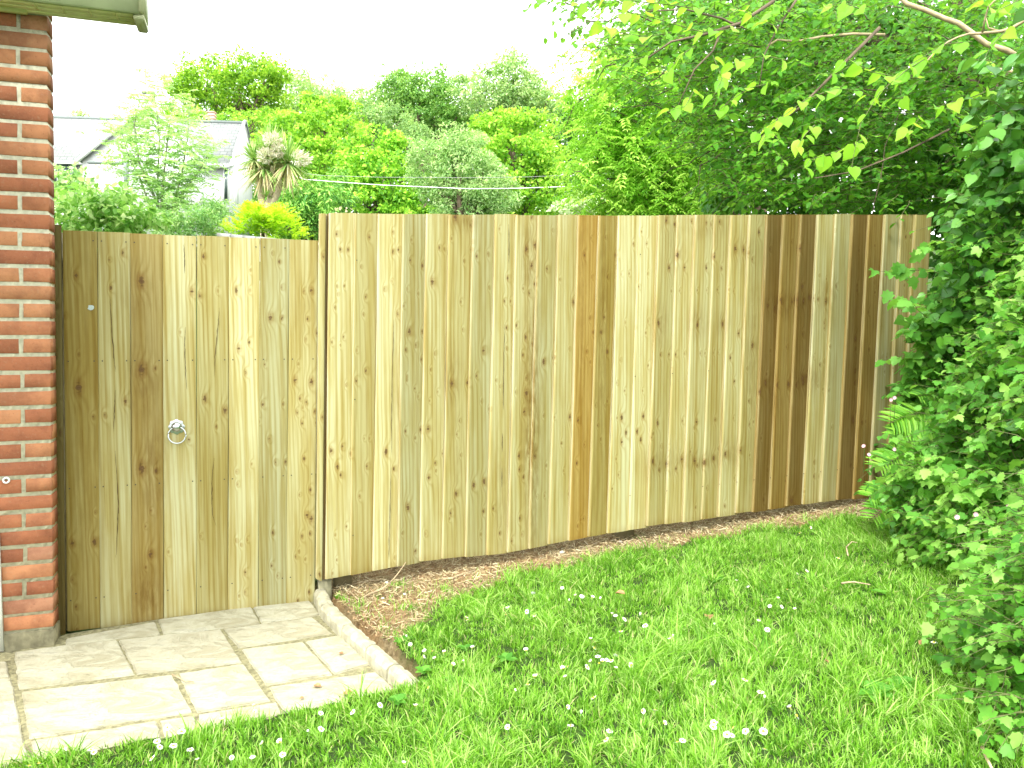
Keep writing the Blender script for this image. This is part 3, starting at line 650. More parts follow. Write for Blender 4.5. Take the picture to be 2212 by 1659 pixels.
for pts, lab in SLABS:
    w = [on_z(x, y, 0) for x, y in crop5(pts)]; c = sum(w, Vector())/len(w); w = [c+(p-c)*1.001 for p in w]
    out = []
    for i in range(len(w)):
        a, b = w[i], w[(i+1) % len(w)]; k = max(1, int((b-a).length/.035))
        for j in range(k):
            p = a.lerp(b, j/k)
            if j: nrm = Vector((-(b-a).y, (b-a).x, 0)).normalized(); p = p+nrm*random.gauss(0, .0015)
            out.append(p)
    bm = bmesh.new(); dz = random.uniform(-.0025, .0025); tilt = Vector((random.gauss(0, .003), random.gauss(0, .003), 0))
    top = [bm.verts.new((p.x-c.x, p.y-c.y, dz+(p-c).dot(tilt))) for p in out]; f = bm.faces.new(top)
    if f.normal.z < 0: f.normal_flip()
    bm.normal_update()
    if f.normal.z < 0: bmesh.ops.reverse_faces(bm, faces=[f])
    g = bmesh.ops.extrude_face_region(bm, geom=[f]); nv = [v for v in g['geom'] if isinstance(v, bmesh.types.BMVert)]
    te = [e for e in bm.edges if all(v in nv for v in e.verts)]
    for v in bm.verts:
        if v not in nv: v.co.z -= .032
    bmesh.ops.recalc_face_normals(bm, faces=bm.faces[:])
    bmesh.ops.bevel(bm, geom=te, offset=.0045, segments=2, affect='EDGES', clamp_overlap=True)
    me = bpy.data.meshes.new('paving_slab'); bm.to_mesh(me); bm.free(); me.materials.append(M['slab'])
    at = me.attributes.new('rnd', 'FLOAT', 'FACE'); rv = random.random(); at.data.foreach_set('value', [rv]*len(me.polygons))
    o = link(bpy.data.objects.new('paving_slab', me)); o.location = c; tag(o, lab, 'paving slab', 'sandstone slabs of the paving')
# joint bed
bed = MB(); pq = [on_z(x, y, 0) for x, y in crop5([(-900,700),(60,735),(340,640),(1600,440),(1690,520),(2040,930),(1462,1052),(180,1300),(-800,1440)])]
for p in pq: p.z = -.006
bed.add(pq, [tuple(range(len(pq)))[::-1]]); o = bed.build('path', simple('gritty_joint_bed', (.23, .215, .12), .95, scale=60, var=.4, bump=.9)); tag(o, kind='structure'); o.name = 'path'
# kerb stones
M['kerb'] = simple('cream_edging', (.36, .34, .24), .9, scale=20, var=.28, bump=.9)
kp = [(700, 1280), (716, 1312), (762, 1357), (814, 1402), (862, 1443), (912, 1484)]
klab = ['short edging stone against the fence post foot', 'edging stone beside bare soil, second from the fence post', 'middle edging stone between slab and dry grass',
        'edging stone beside the daisy rosettes, second from the lawn end', 'last edging stone running into the lawn']
for i in range(5):
    a, b = on_z(*kp[i], .035), on_z(*kp[i+1], .035); a.z = b.z = 0; d = (b-a).normalized(); s = Vector((d.y, -d.x, 0))
    if s.x > 0: s = -s                                  # towards the paving
    L = (b-a).length-.006
    bm = bmesh.new(); nx = 12
    prof = [(0, -.04), (0, .045), (.008, .056), (.03, .061), (.052, .054), (.062, .040), (.066, -.04)]
    rows = []
    for k in range(nx+1):
        rows.append([bm.verts.new(d*(L*k/nx)+s*(q[0]+random.gauss(0, .0018)-.01)+Vector((0, 0, q[1]+random.gauss(0, .0018)-.002*i))) for q in prof])
    for k in range(nx):
        for j in range(len(prof)-1): bm.faces.new((rows[k][j], rows[k][j+1], rows[k+1][j+1], rows[k+1][j]))
    bm.faces.new(rows[0]); bm.faces.new(rows[-1][::-1]); bmesh.ops.recalc_face_normals(bm, faces=bm.faces[:])
    me = bpy.data.meshes.new('edging_stone'); bm.to_mesh(me); bm.free(); me.materials.append(M['kerb'])
    o = link(bpy.data.objects.new('edging_stone', me)); o.location = a; tag(o, klab[i], 'kerb stone', 'edging stones of the paving')

# ------------------------------------------------------------------ GROUND
def ground_mat():
    m, nt, b = mat('garden_soil'); L = nt.links; g = N(nt, 'ShaderNodeNewGeometry')
    n1 = N(nt, 'ShaderNodeTexNoise', i_Scale=2.3, i_Detail=6.0); n2 = N(nt, 'ShaderNodeTexNoise', i_Scale=55.0, i_Detail=8.0, i_Roughness=.7)
    L.new(g.outputs['Position'], n1.inputs['Vector']); L.new(g.outputs['Position'], n2.inputs['Vector'])
    soil = ramp(nt, [(.25, (.10, .075, .035)), (.5, (.25, .19, .10)), (.75, (.40, .33, .2))], n2.outputs[0])
    c = mix_(nt, ramp(nt, [(.45, (0, 0, 0)), (.6, (0.595, 0.595, 0.595))], n1.outputs[0]).outputs[0], soil.outputs[0], (.30, .17, .075))
    gr = N(nt, 'ShaderNodeAttribute', attribute_name='green').outputs['Fac']
    gg = ramp(nt, [(.3, (0.0213, 0.0425, 0.0102)), (.7, (0.0595, 0.102, 0.0255))], n2.outputs[0])
    c = mix_(nt, gr, c, gg.outputs[0]); L.new(c, b.inputs['Base Color']); b.inputs['Roughness'].default_value = .95; b.inputs['Specular IOR Level'].default_value = .1
    bu = N(nt, 'ShaderNodeBump', i_Strength=.9, i_Distance=.015); L.new(n2.outputs[0], bu.inputs['Height']); L.new(bu.outputs[0], b.inputs['Normal']); return m
def in_poly(x, y, poly):
    x = np.asarray(x); y = np.asarray(y); ins = np.zeros(x.shape, bool); n = len(poly)
    for i in range(n):
        x0, y0 = poly[i]; x1, y1 = poly[(i+1) % n]
        if y0 == y1: continue
        cnd = ((y0 > y) != (y1 > y)) & (x < (x1-x0)*(y-y0)/(y1-y0)+x0); ins ^= cnd
    return ins
def wpoly(l): return [(p.x, p.y) for p in (on_ground(x, y) for x, y in l)]
PAVE_W = [tuple(on_z(x, y, 0).xy) for x, y in [(-900, 1330), (60, 1380), (690, 1262), (712, 1290), (765, 1338), (818, 1385), (866, 1427), (920, 1484), (868, 1496), (600, 1548), (350, 1592), (40, 1650), (-400, 1800), (-1500, 1800)]]
DIRT_W = wpoly([(690, 1250), (1200, 1150), (1560, 1098), (1760, 1075), (1900, 1060), (1960, 1075), (1925, 1120), (1900, 1135), (1850, 1118), (1760, 1128), (1700, 1150), (1640, 1140), (1590, 1160), (1500, 1168), (1440, 1190), (1330, 1196), (1230, 1228), (1120, 1238), (1060, 1275), (950, 1305), (925, 1340), (880, 1358), (870, 1400), (872, 1440), (850, 1440), (770, 1350)])
xs = np.unique(np.round(np.concatenate([np.linspace(-120, -6, 12), np.arange(-6, -1.2, .25), np.arange(-1.2, 3.6, .03), np.arange(3.6, 10, .3), np.linspace(10, 160, 16)]), 3))
ys = np.unique(np.round(np.concatenate([np.linspace(-30, -1, 8), np.arange(-1, 1.8, .2), np.arange(1.8, 5.6, .03), np.arange(5.6, 10, .25), np.arange(10, 40, 1.5), np.linspace(40, 400, 14)]), 3))
V = np.array([(x, y, G(x, y)) for y in ys for x in xs]); nx_ = len(xs)
ns = np.array([mnoise.noise(Vector((v[0]*14, v[1]*14, 0)))*.5+mnoise.noise(Vector((v[0]*34, v[1]*34, 3)))*.3 for v in V])
dirt = in_poly(V[:, 0], V[:, 1], DIRT_W); V[:, 2] += np.where(dirt, ns*.028+.004, 0)
green = np.where(dirt, 0, 1.0); pv = in_poly(V[:, 0], V[:, 1], PAVE_W); green[pv] = 0; V[pv, 2] = np.minimum(V[pv, 2], -.03)
idx = np.arange(len(V)).reshape(len(ys), nx_); q = np.stack([idx[:-1, :-1], idx[:-1, 1:], idx[1:, 1:], idx[1:, :-1]], -1).reshape(-1, 4)
o = mesh_np('ground', V, q.ravel(), np.full(len(q), 4), ground_mat(), vert_attr={'green': green}, smooth=True); tag(o, kind='structure')
# ------------------------------------------------------------------ GRASS
def grass(name, n, xr, yr, mats_, lenr, wid, keep, seed, label, lean_=.6, rlo=0., rhi=1.):
    r = np.random.default_rng(seed); nb_ = 14; nt_ = n//nb_
    cx_, cy0 = r.uniform(*xr, nt_), r.uniform(*yr, nt_); tr = r.uniform(.006, .03, nt_); tb = r.normal(0, .16, nt_); tl_ = r.uniform(.65, 1.35, nt_)
    ti = np.repeat(np.arange(nt_), nb_); aa = r.uniform(0, 2*math.pi, len(ti)); rr = tr[ti]*np.sqrt(r.uniform(0, 1, len(ti))); X = cx_[ti]+rr*np.cos(aa); Y = cy0[ti]+rr*np.sin(aa)
    k = keep(X, Y, r); X, Y, ti, aa = X[k], Y[k], ti[k], aa[k]; n = len(X)
    gx_ = np.linspace(xr[0], xr[1], 60); gy_ = np.linspace(yr[0], yr[1], 60)
    GZ = np.array([[G(a, b) for a in gx_] for b in gy_]); fi = (X-xr[0])/(xr[1]-xr[0])*58.999; fj = (Y-yr[0])/(yr[1]-yr[0])*58.999
    fi = np.clip(fi, 0, 58.99); fj = np.clip(fj, 0, 58.99); i0, j0 = fi.astype(int), fj.astype(int); u, v = fi-i0, fj-j0
    Z = GZ[j0, i0]*(1-u)*(1-v)+GZ[j0, i0+1]*u*(1-v)+GZ[j0+1, i0]*(1-u)*v+GZ[j0+1, i0+1]*u*v
    # field of tufts: height and lean vary smoothly over the lawn
    f1 = np.sin(X*5.1+np.sin(Y*3.7)*1.7)*np.cos(Y*6.3+np.sin(X*4.1)*2)+.6*np.sin(X*13.3+Y*7.7)*np.cos(Y*15.1-X*5)
    f2 = 2.2*np.sin(X*3.1+Y*1.3)+1.8*np.cos(Y*4.7-X*2.1)+.9*np.sin(X*17+3)*np.cos(Y*19)
    L_ = r.uniform(*lenr, n)*tl_[ti]*(1+.35*f1); L_ = np.clip(L_, lenr[0]*.5, lenr[1]*1.7)
    az = np.where(r.uniform(0, 1, n) < .7, aa+r.normal(0, .5, n), f2+r.normal(0, .8, n)); bend = np.abs(r.normal(lean_, .35, n)); dirx, diry = np.cos(az), np.sin(az)
    wv = wid*r.uniform(.6, 1.35, n); sa = az+r.uniform(-1.5, 1.5, n)+math.pi/2; sx_, sy_ = np.cos(sa), np.sin(sa)
    seg = [0, .38, .72, 1.0]; V = np.zeros((n, 7, 3)); wf = [1, .85, .55]
    for s_i, s in enumerate(seg):
        hh = L_*(s-bend*.35*s*s); oo = L_*bend*(.25*s+.6*s*s)
        cx = X+dirx*oo; cy_ = Y+diry*oo; cz = Z+hh-.004
        if s_i < 3:
            V[:, 2*s_i] = np.stack([cx-sx_*wv*wf[s_i], cy_-sy_*wv*wf[s_i], cz], -1); V[:, 2*s_i+1] = np.stack([cx+sx_*wv*wf[s_i], cy_+sy_*wv*wf[s_i], cz], -1)
        else: V[:, 6] = np.stack([cx, cy_, cz], -1)
    base = np.arange(n)*7; l1 = np.array([0, 1, 3, 2, 2, 3, 5, 4, 4, 5, 6]); c1 = np.array([4, 4, 3])
    rn = np.clip(r.uniform(rlo, rhi, n)**1.2*.9+.10*f1+tb[ti]+.03, 0, 1); dead = r.uniform(0, 1, n) < .035; rn = np.where(dead, 1.0, np.minimum(rn, .93))
    o = mesh_np(name, V.reshape(-1, 3), (base[:, None]+l1).ravel(), np.tile(c1, n), mats_, face_attr={'rnd': np.repeat(rn, 3)})
    return tag(o, label, 'grass', kind='stuff')
M['grass'] = leafmat('lawn_grass', [(.04, .14, .010), (.10, .275, .016), (.17, .39, .028), (.27, .51, .06), (.42, .62, .18), (.46, .44, .2)], trans=.35, rough=.5, spec=.2)
M['grass'].node_tree.nodes['Color Ramp'].color_ramp.elements[4].position = .93
def keep_lawn(X, Y, r):
    hb = np.interp(Y, [0, 1.6, 2.4, 3.2, 4.0, 4.8, 6, 9], [1.15, 1.3, 1.5, 1.78, 2.02, 2.32, 2.7, 3.2])
    pav = in_poly(X, Y, PAVE_W); d = in_poly(X, Y, DIRT_W)
    jx, jy = X+r.normal(0, .05, len(X)), Y+r.normal(0, .05, len(X)); d2 = in_poly(jx, jy, DIRT_W)
    patch = (np.sin(X*11+1)*np.cos(Y*17+2)+np.sin(X*23)*np.cos(Y*9)) > 1.05
    fnc = (X-FO.x)*FN.x+(Y-FO.y)*FN.y
    k = (~pav) & ((~d2) | (patch & (r.uniform(0, 1, len(X)) < .5)) | (r.uniform(0, 1, len(X)) < .035)) & (fnc > .05) & (X < hb+.35)
    vis = (np.abs(X) < .70*Y+.25) & (Y > 2.0)
    return k & (vis | (r.uniform(0, 1, len(X)) < .22))
grass('lawn_grass', 480000, (-2.6, 2.8), (1.2, 5.2), M['grass'], (.022, .056), .0021, keep_lawn, 1, 'short bright green grass of the lawn')
def keep_tall(X, Y, r): return keep_lawn(X, Y, r) & ((np.sin(X*4.3+2)*np.cos(Y*5.1+1)+.5*np.sin(X*11+Y*8)) > .25) & ~in_poly(X, Y, DIRT_W)
grass('tall_grass_tufts', 90000, (-2.6, 2.8), (1.2, 5.0), M['grass'], (.05, .105), .0023, keep_tall, 2, 'longer coarse tufts standing up through the short lawn', lean_=1.0)
# ------------------------------------------------------------------ FOLIAGE MATERIALS
def G3(d, m_, l): return [d, tuple((a+b)/2 for a, b in zip(d, m_)), m_, tuple((a+b)/2 for a, b in zip(l, m_)), l]
M['oak'] = leafmat('oak_leaf', G3((0.095, 0.225, 0.018), (0.228, 0.45, 0.03), (0.456, 0.66, 0.06)))
M['midgreen'] = leafmat('mid_green_leaf', G3((0.08, 0.196, 0.042), (0.16, 0.35, 0.072), (0.32, 0.504, 0.132)))
M['palegreen'] = leafmat('pale_green_leaf', G3((0.156, 0.288, 0.099), (0.312, 0.48, 0.176), (0.546, 0.66, 0.308)))  # far crowns: distance haze put into the leaf colour by paling it
M['silver'] = leafmat('silver_willow_leaf', G3((0.144, 0.299, 0.09), (0.336, 0.517, 0.2), (0.6, 0.713, 0.38)))
M['lime'] = leafmat('lime_yellow_leaf', G3((.09, .26, .018), (.25, .50, .035), (.46, .67, .09)))
M['beech'] = leafmat('beech_leaf', G3((0.08, 0.252, 0.0195), (0.224, 0.504, 0.039), (0.48, 0.728, 0.091)))
M['fir'] = leafmat('fir_spray', G3((0.048, 0.18, 0.026), (0.144, 0.375, 0.052), (0.448, 0.75, 0.156)), trans=.2)
M['gold'] = leafmat('golden_conifer', G3((.16, .34, .01), (.42, .66, .01), (.62, .78, .04)))
M['rowan'] = leafmat('feathery_leaf', G3((0.154, 0.33, 0.11), (0.33, 0.528, 0.2), (0.55, 0.66, 0.36)))
M['shrub'] = leafmat('shrub_leaf', G3((.12, .32, .05), (.32, .58, .14), (.62, .76, .36)))
M['ash'] = leafmat('ash_leaf', G3((0.112, 0.308, 0.026), (0.272, 0.56, 0.052), (0.544, 0.78, 0.156)))
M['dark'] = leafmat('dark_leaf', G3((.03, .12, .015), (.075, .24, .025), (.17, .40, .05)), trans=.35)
M['hazel'] = leafmat('hazel_leaf', G3((.035, .15, .012), (.10, .32, .022), (.25, .52, .05)), trans=.45)
M['young'] = leafmat('young_leaf', G3((.12, .36, .02), (.20, .48, .03), (.34, .60, .05)), trans=.5)
M['ivy'] = leafmat('ivy_leaf', G3((.035, .14, .018), (.08, .27, .035), (.18, .42, .07)), trans=.25, rough=.35, spec=.4)
M['bramble'] = leafmat('bramble_leaf', G3((.05, .19, .02), (.12, .34, .045), (.26, .50, .11)), trans=.4)
M['elder'] = leafmat('pale_hedge_leaf', G3((.05, .20, .02), (.14, .37, .045), (.33, .58, .12)), trans=.4)
M['fern'] = leafmat('fern_frond', G3((.07, .26, .02), (.17, .44, .03), (.32, .60, .08)), trans=.45)
M['bark'] = simple('brown_bark', (.12, .09, .06), .9, scale=12, var=.35)
M['palebark'] = simple('tan_bark', (.40, .31, .19), .85, scale=25, var=.25)
M['twig'] = simple('green_twig', (.12, .13, .05), .8, scale=25, var=.3)

def trunk_mesh(root, lobes, thick, m, name='trunk', nb=7, low=None):
    mb = MB(); cx = sum(l[0] for l in lobes)/len(lobes); d = sum(l[4] for l in lobes)/len(lobes)
    base = Vector(U(cx, 500, d)); base.z = G(base.x, base.y)-.1; big = max(lobes, key=lambda l: l[2]*l[3]); top = U(cx, big[1], d)
    mid = base.lerp(top, .55); mid.x += thick*random.uniform(-1, 1)
    mb.tube([base, base.lerp(mid, .5)+Vector((thick*.3, 0, 0)), mid], thick, thick*.65, n=9)
    for l in (lobes*3)[:nb]:
        s = l[4]/FPX; t = U(l[0]+random.uniform(-.5, .5)*l[2], l[1]+random.uniform(-.6, .3)*l[3], l[4]) + Vector((0, random.uniform(-.5, .5)*l[2]*s, 0))
        mb.tube(curve3(mid, t, sag=-(t-mid).length*.06, jit=(t-mid).length*.05), thick*.5, thick*.08, n=6, caps=False)
        for _ in range(3):
            p = mid.lerp(t, random.uniform(.45, .85)); e = p+Vector((random.gauss(0, 1), random.gauss(0, 1), abs(random.gauss(.4, .6)))).normalized()*l[2]*s*.6
            mb.tube(curve3(p, e, jit=.03*l[2]*s), thick*.16, thick*.03, n=5, caps=False)
    return mb.build(name, m, root)
def tree(name, label, cat, lobes, m, leaf_px, thick=.25, group=None, shape='rhomb', trunk=True, mbark=None, **kw):
    cx = sum(l[0] for l in lobes)/len(lobes); d = sum(l[4] for l in lobes)/len(lobes); b = U(cx, 500, d); b.z = G(b.x, b.y)
    root = empty(name, b, label, cat, group)
    lm = LM(); lobes_leaves(lm, lobes, leaf_px, shape=shape, **kw); lm.build('crown', m, root)
    if trunk: trunk_mesh(root, lobes, thick, mbark or M['bark'])
    return root
TG = 'trees beyond the fence'
random.seed(3)
tree('oak_tree', 'broad bright green oak behind the white bungalow roof', 'tree',
     [(430,175,62,45,48),(500,150,70,38,50),(565,165,52,40,49),(520,205,75,45,50),(430,222,45,26,48),(590,205,38,40,50),(600,150,28,22,50),(395,190,34,28,49),(560,245,50,24,50)], M['oak'], 5.2, .45, TG, clump_px=17, cover=1.9, clump_contrast=.3)
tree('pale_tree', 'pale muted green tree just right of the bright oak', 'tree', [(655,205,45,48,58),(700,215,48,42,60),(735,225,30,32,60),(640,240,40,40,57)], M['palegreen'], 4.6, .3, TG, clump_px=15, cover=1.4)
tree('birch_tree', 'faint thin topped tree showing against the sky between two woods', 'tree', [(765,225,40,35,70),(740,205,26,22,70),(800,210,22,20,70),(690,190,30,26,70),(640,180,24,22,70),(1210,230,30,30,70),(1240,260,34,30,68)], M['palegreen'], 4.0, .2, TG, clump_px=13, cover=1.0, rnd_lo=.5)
tree('dark_oak_tree', 'darkest mid green oak on the skyline left of the tall pale tree', 'tree', [(860,200,60,48,55),(925,190,58,42,55),(900,240,85,55,55),(970,225,50,48,55),(985,260,40,30,54),(850,168,28,20,55)], M['midgreen'], 4.6, .4, TG, clump_px=16, cover=1.8, clump_contrast=.3)
tree('grey_green_tree', 'grey green rounded tree in front of the darkest skyline oak', 'tree', [(800,235,40,38,50),(840,262,48,32,49),(790,268,40,30,49),(890,290,40,24,48)], M['palegreen'], 4.4, .3, TG, clump_px=14, cover=1.7, rnd_lo=-.2, rnd_hi=.6)
tree('tall_pale_tree', 'tallest pale grey green tree on the skyline above the acer', 'tree', [(1095,165,58,48,52),(1060,205,60,48,52),(1130,205,62,55,52),(1020,200,42,40,53),(1170,225,40,38,52),(1110,240,75,35,52)], M['palegreen'], 4.8, .4, TG, clump_px=15, cover=1.6)
tree('hornbeam_tree', 'large bright yellow green hornbeam behind the cabbage palm', 'tree', [(690,240,62,34,32),(650,285,72,44,31),(720,290,70,52,31),(640,345,60,50,30),(710,360,65,55,30),(600,300,38,40,31),(640,410,60,40,30),(755,250,28,28,32)], M['lime'], 6.5, .3, TG, shape='oval', clump_px=17, cover=1.8, flat=.4, clump_contrast=.3, fill=.35)
tree('low_green_tree', 'low yellow green tree crowns behind the small striped chimney', 'tree', [(430,262,50,26,44),(500,256,45,18,44),(560,270,45,26,43),(590,255,34,20,43),(370,250,34,20,44)], M['lime'], 5, .2, TG, clump_px=14, cover=1.8, rnd_lo=-.1, rnd_hi=.9)
tree('beech_tree', 'yellow green beech with layered branches in the middle behind the fence', 'tree', [(800,310,58,34,27),(780,365,52,45,26),(840,385,62,50,26),(800,430,60,45,26),(870,440,52,36,26),(850,320,40,30,27),(900,470,80,40,26)], M['beech'], 7, .25, TG, shape='oval', clump_px=18, cover=1.8, flat=.35, clump_contrast=.35, fill=.35)
tree('willow_tree', 'pale silvery rounded willow in the middle behind the fence', 'tree', [(925,330,52,36,24),(985,310,58,34,24),(1020,360,62,50,24),(955,390,66,52,24),(1050,410,58,50,24),(1000,440,75,42,24),(1085,430,34,36,24)], M['silver'], 6.5, .22, TG, shape='lance', clump_px=16, cover=3.4, up=.3, clump_contrast=.28)
tree('acer_tree', 'glowing yellow green acer right of the silvery willow', 'tree', [(1090,265,68,30,30),(1150,280,60,42,30),(1060,300,50,34,30),(1120,330,75,45,29),(1170,355,50,50,29),(1130,400,62,45,29),(1180,430,60,45,29),(1110,460,60,30,29)], M['lime'], 6.5, .25, TG, shape='oval', clump_px=17, cover=1.9, flat=.4, clump_contrast=.3, fill=.35)
tree('fir_tree', 'dark fir with bright tips behind the golden conifer', 'tree', [(640,440,50,40,17),(690,430,48,45,17),(735,420,36,46,18),(720,475,50,38,17),(640,490,60,26,17),(600,455,30,34,17)], M['fir'], 10, .18, TG, shape='lance', clump_px=19, cover=4.2, up=.1, droop=.7, clump_contrast=.35)
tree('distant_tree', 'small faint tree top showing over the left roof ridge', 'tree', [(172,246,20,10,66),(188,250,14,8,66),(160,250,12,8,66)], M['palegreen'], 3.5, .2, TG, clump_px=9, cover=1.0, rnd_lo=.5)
tree('lilac_bush', 'pale cream flowering bush low behind the fence under the wires', 'bush', [(1250,440,40,24,13),(1290,450,36,22,13),(1220,452,24,16,13),(1345,430,30,24,13),(1540,420,22,22,13)], leafmat('cream_blossom', G3((.2, .36, .1), (.5, .6, .34), (.72, .75, .6))), 7.5, .05, shape='oval', clump_px=13, cover=1.8)
tree('yellow_shrub', 'yellow green shrub glowing low behind the middle of the fence', 'bush', [(1360,440,50,26,11),(1430,430,52,30,11),(1500,440,46,28,11),(1310,452,30,16,11),(1560,445,30,22,11)], M['lime'], 8, .05, shape='oval', clump_px=14, cover=1.8, rnd_lo=.3)
# far wood filling the gaps
lm = LM(); lobes_leaves(lm, [(x, 300+20*math.sin(x*.02), 90, 75, 66) for x in range(560, 1500, 70)]+[(x, 420, 90, 70, 62) for x in range(560, 1600, 75)]+[(x, 440, 60, 60, 58) for x in range(350, 600, 60)]+[(x, 520, 80, 60, 45) for x in range(100, 1700, 90)], 7, cover=1.5, clump_px=24, rnd_lo=-.2, rnd_hi=.6)
o = lm.build('far_woodland', M['midgreen']); tag(o, 'dark distant wood seen in gaps between the nearer tree crowns', 'woodland', kind='stuff')

# ------------------------------------------------------------------ ROWAN-LIKE FEATHERY TREE
def pinnate(lm, mb, a, d, L, n, size, rnd, droop=.25, shape='lance', w=None):
    d = d.normalized(); pts = [a+d*L*t+Vector((0, 0, -droop*L*t*t)) for t in (0, .35, .7, 1)]
    if mb is not None: mb.tube(pts, .0016*L/.2, .0006*L/.2, n=3, caps=False)
    sd_ = d.cross(Vector((0, 0, 1))); sd_ = sd_.normalized() if sd_.length > .1 else Vector((1, 0, 0)); P, T = [], []
    for k in range(n):
        t = .25+.75*k/(n-1); p = a+d*L*t+Vector((0, 0, -droop*L*t*t))
        for s in (1, -1): P.append(tuple(p)); T.append(tuple(sd_*s+d*.45+Vector((0, 0, -.3+random.gauss(0, .12)))))
    P.append(tuple(pts[-1])); T.append(tuple(d+Vector((0, 0, -.4))))
    nn = Vector((random.gauss(0, .25), random.gauss(-.2, .25), 1)); lm.add(P, T, tuple(nn), size*RNG.uniform(.8, 1.15, len(P)), shape, np.clip(rnd+RNG.uniform(-.12, .12, len(P)), 0, 1))
random.seed(21)
D = 10.0; s = D/FPX; rb = U(345, 560, D); rb.z = G(rb.x, rb.y); root = empty('feathery_tree', rb, 'slender feathery pale tree standing in front of the white bungalow', 'tree')
lm, mb = LM(), MB()
stems = [[(345,640),(342,480),(340,400),(345,300),(332,190)],[(350,560),(372,450),(392,380),(405,300),(410,220)],[(340,520),(322,440),(300,380),(275,330),(262,280)],[(345,480),(352,400),(362,300),(375,215)],[(348,500),(385,430),(430,370),(452,330)],[(340,440),(300,350),(290,270),(302,215)]]
for st in stems: mb.tube([U(x, y, D+random.uniform(-.15, .15)) for x, y in st], .02, .004, n=6, caps=False)
for i in range(1250):
    st = random.choice(stems); k = random.uniform(.5, len(st)-1.02); a0, a1 = st[int(k)], st[int(k)+1]; f = k-int(k); x, y = a0[0]+(a1[0]-a0[0])*f, a0[1]+(a1[1]-a0[1])*f
    spread = 46*max(.3, math.sin(math.pi*min(1, (y-160)/330))); x += random.gauss(0, spread*.62); y += random.gauss(0, 16)
    if y > 520: continue
    p = U(x, y, D+random.gauss(0, .35)); az = random.uniform(0, 6.28)
    pinnate(lm, None, p, Vector((math.cos(az), math.sin(az), random.uniform(-.2, .9))), random.uniform(.12, .2), 6, .05, random.random()*.8+.2*(y < 300))
for x, y, n in ((305, 150, 26), (332, 165, 30), (262, 270, 24), (240, 330, 20), (455, 300, 24), (285, 235, 24)):
    for _ in range(n):
        p = U(x+random.gauss(0, 14), y+abs(random.gauss(0, 26)), D); az = random.uniform(0, 6.28)
        pinnate(lm, None, p, Vector((math.cos(az), math.sin(az), .6)), .14, 6, .042, .9)
lm.build('crown', M['rowan'], root); mb.build('trunk', simple('grey_green_bark', (.22, .24, .15), .9, scale=20, var=.3), root)
# lower soft bush at its foot
tree('soft_bush', 'soft grey green bush between the rounded shrub and the golden conifer', 'bush', [(420,475,42,30,9.2),(395,500,40,20,9.2),(455,480,30,30,9.4),(470,450,26,30,9.6),(350,480,26,24,9.2)], M['rowan'], 7.5, .03, shape='lance', clump_px=14, cover=3.0, trunk=False, rnd_lo=.0, rnd_hi=.7)
# rounded shrub left
tree('rounded_shrub', 'rounded light green shrub rising above the gate next to the brick wall', 'bush', [(190,445,82,42,6.6),(265,455,72,40,6.6),(140,430,40,30,6.9),(320,475,42,28,6.5),(200,490,120,30,6.5),(230,420,55,22,6.8)], M['shrub'], 12.5, .03, shape='oval', clump_px=24, cover=1.9, up=1.0, droop=.5, clump_contrast=.25, flat=.5)
tree('tall_shrub', 'looser pale shrub beside the brick wall in front of the bungalow window', 'bush', [(150,395,34,30,7.8),(125,410,24,34,7.8),(185,400,20,24,7.9),(118,375,14,22,7.8),(168,370,14,16,7.8)], M['rowan'], 9, .03, shape='oval', clump_px=13, cover=1.2, trunk=False, rnd_lo=.3)
# golden conifer
random.seed(8); D = 9.2; b = U(570, 600, D); b.z = G(b.x, b.y); root = empty('golden_conifer', b, 'low golden yellow conifer above the gate top under the cabbage palm', 'conifer'); lm, mb = LM(), MB()
for i in range(900):
    u = random.gauss(0, .42); u = max(-1, min(1, u)); x = 568+u*84; ytop_ = 452+38*abs(u)**1.6+12*math.sin(x*.09); y = ytop_+abs(random.gauss(0, 30)); p = U(x, y, D+random.gauss(0, .22))
    az = random.uniform(0, 6.28); d = Vector((math.cos(az)*.7+u*.4, math.sin(az)*.7, random.uniform(.5, 1.4))); pinnate(lm, None, p, d, random.uniform(.09, .17), 7, .034, max(0, min(1, random.gauss(.72-(y-ytop_)*.008, .18))), droop=.3)
mb.tube([b, U(568, 500, D)], .05, .02); lm.build('crown', M['gold'], root); mb.build('trunk', M['bark'], root)

# ------------------------------------------------------------------ CABBAGE PALM
random.seed(5); D = 12.5; s = D/FPX; b = U(574, 640, D); b.z = G(b.x, b.y)
palm = empty('cabbage_palm', b, 'cabbage palm with spiky heads and white flower plumes in front of the bungalow gable', 'palm')
mb = MB(); mb.tube([b, U(572, 520, D), U(573, 470, D), U(575, 448, D)], 11*s, 8*s, n=10, caps=False)
for e in ((562,405),(584,400),(600,415)): mb.tube([U(574, 452, D), U((574+e[0])/2-(3 if e[0] < 574 else -5), 432, D), U(*e, D), U(e[0]+(6 if e[0] > 580 else 0), e[1]-40, D)], 8*s, 6*s, n=8, caps=False)
mb.build('trunk', simple('pale_palm_bark', (.46, .38, .26), .9, scale=30, var=.25), palm)
M['blade'] = leafmat('palm_blade', [(.12, .26, .05), (.28, .46, .12), (.48, .56, .24), (.60, .55, .32), (.60, .44, .25)], trans=.2)
M['plume'] = leafmat('cream_plume', [(.48, .40, .28), (.66, .62, .50), (.82, .80, .74)], trans=.2)
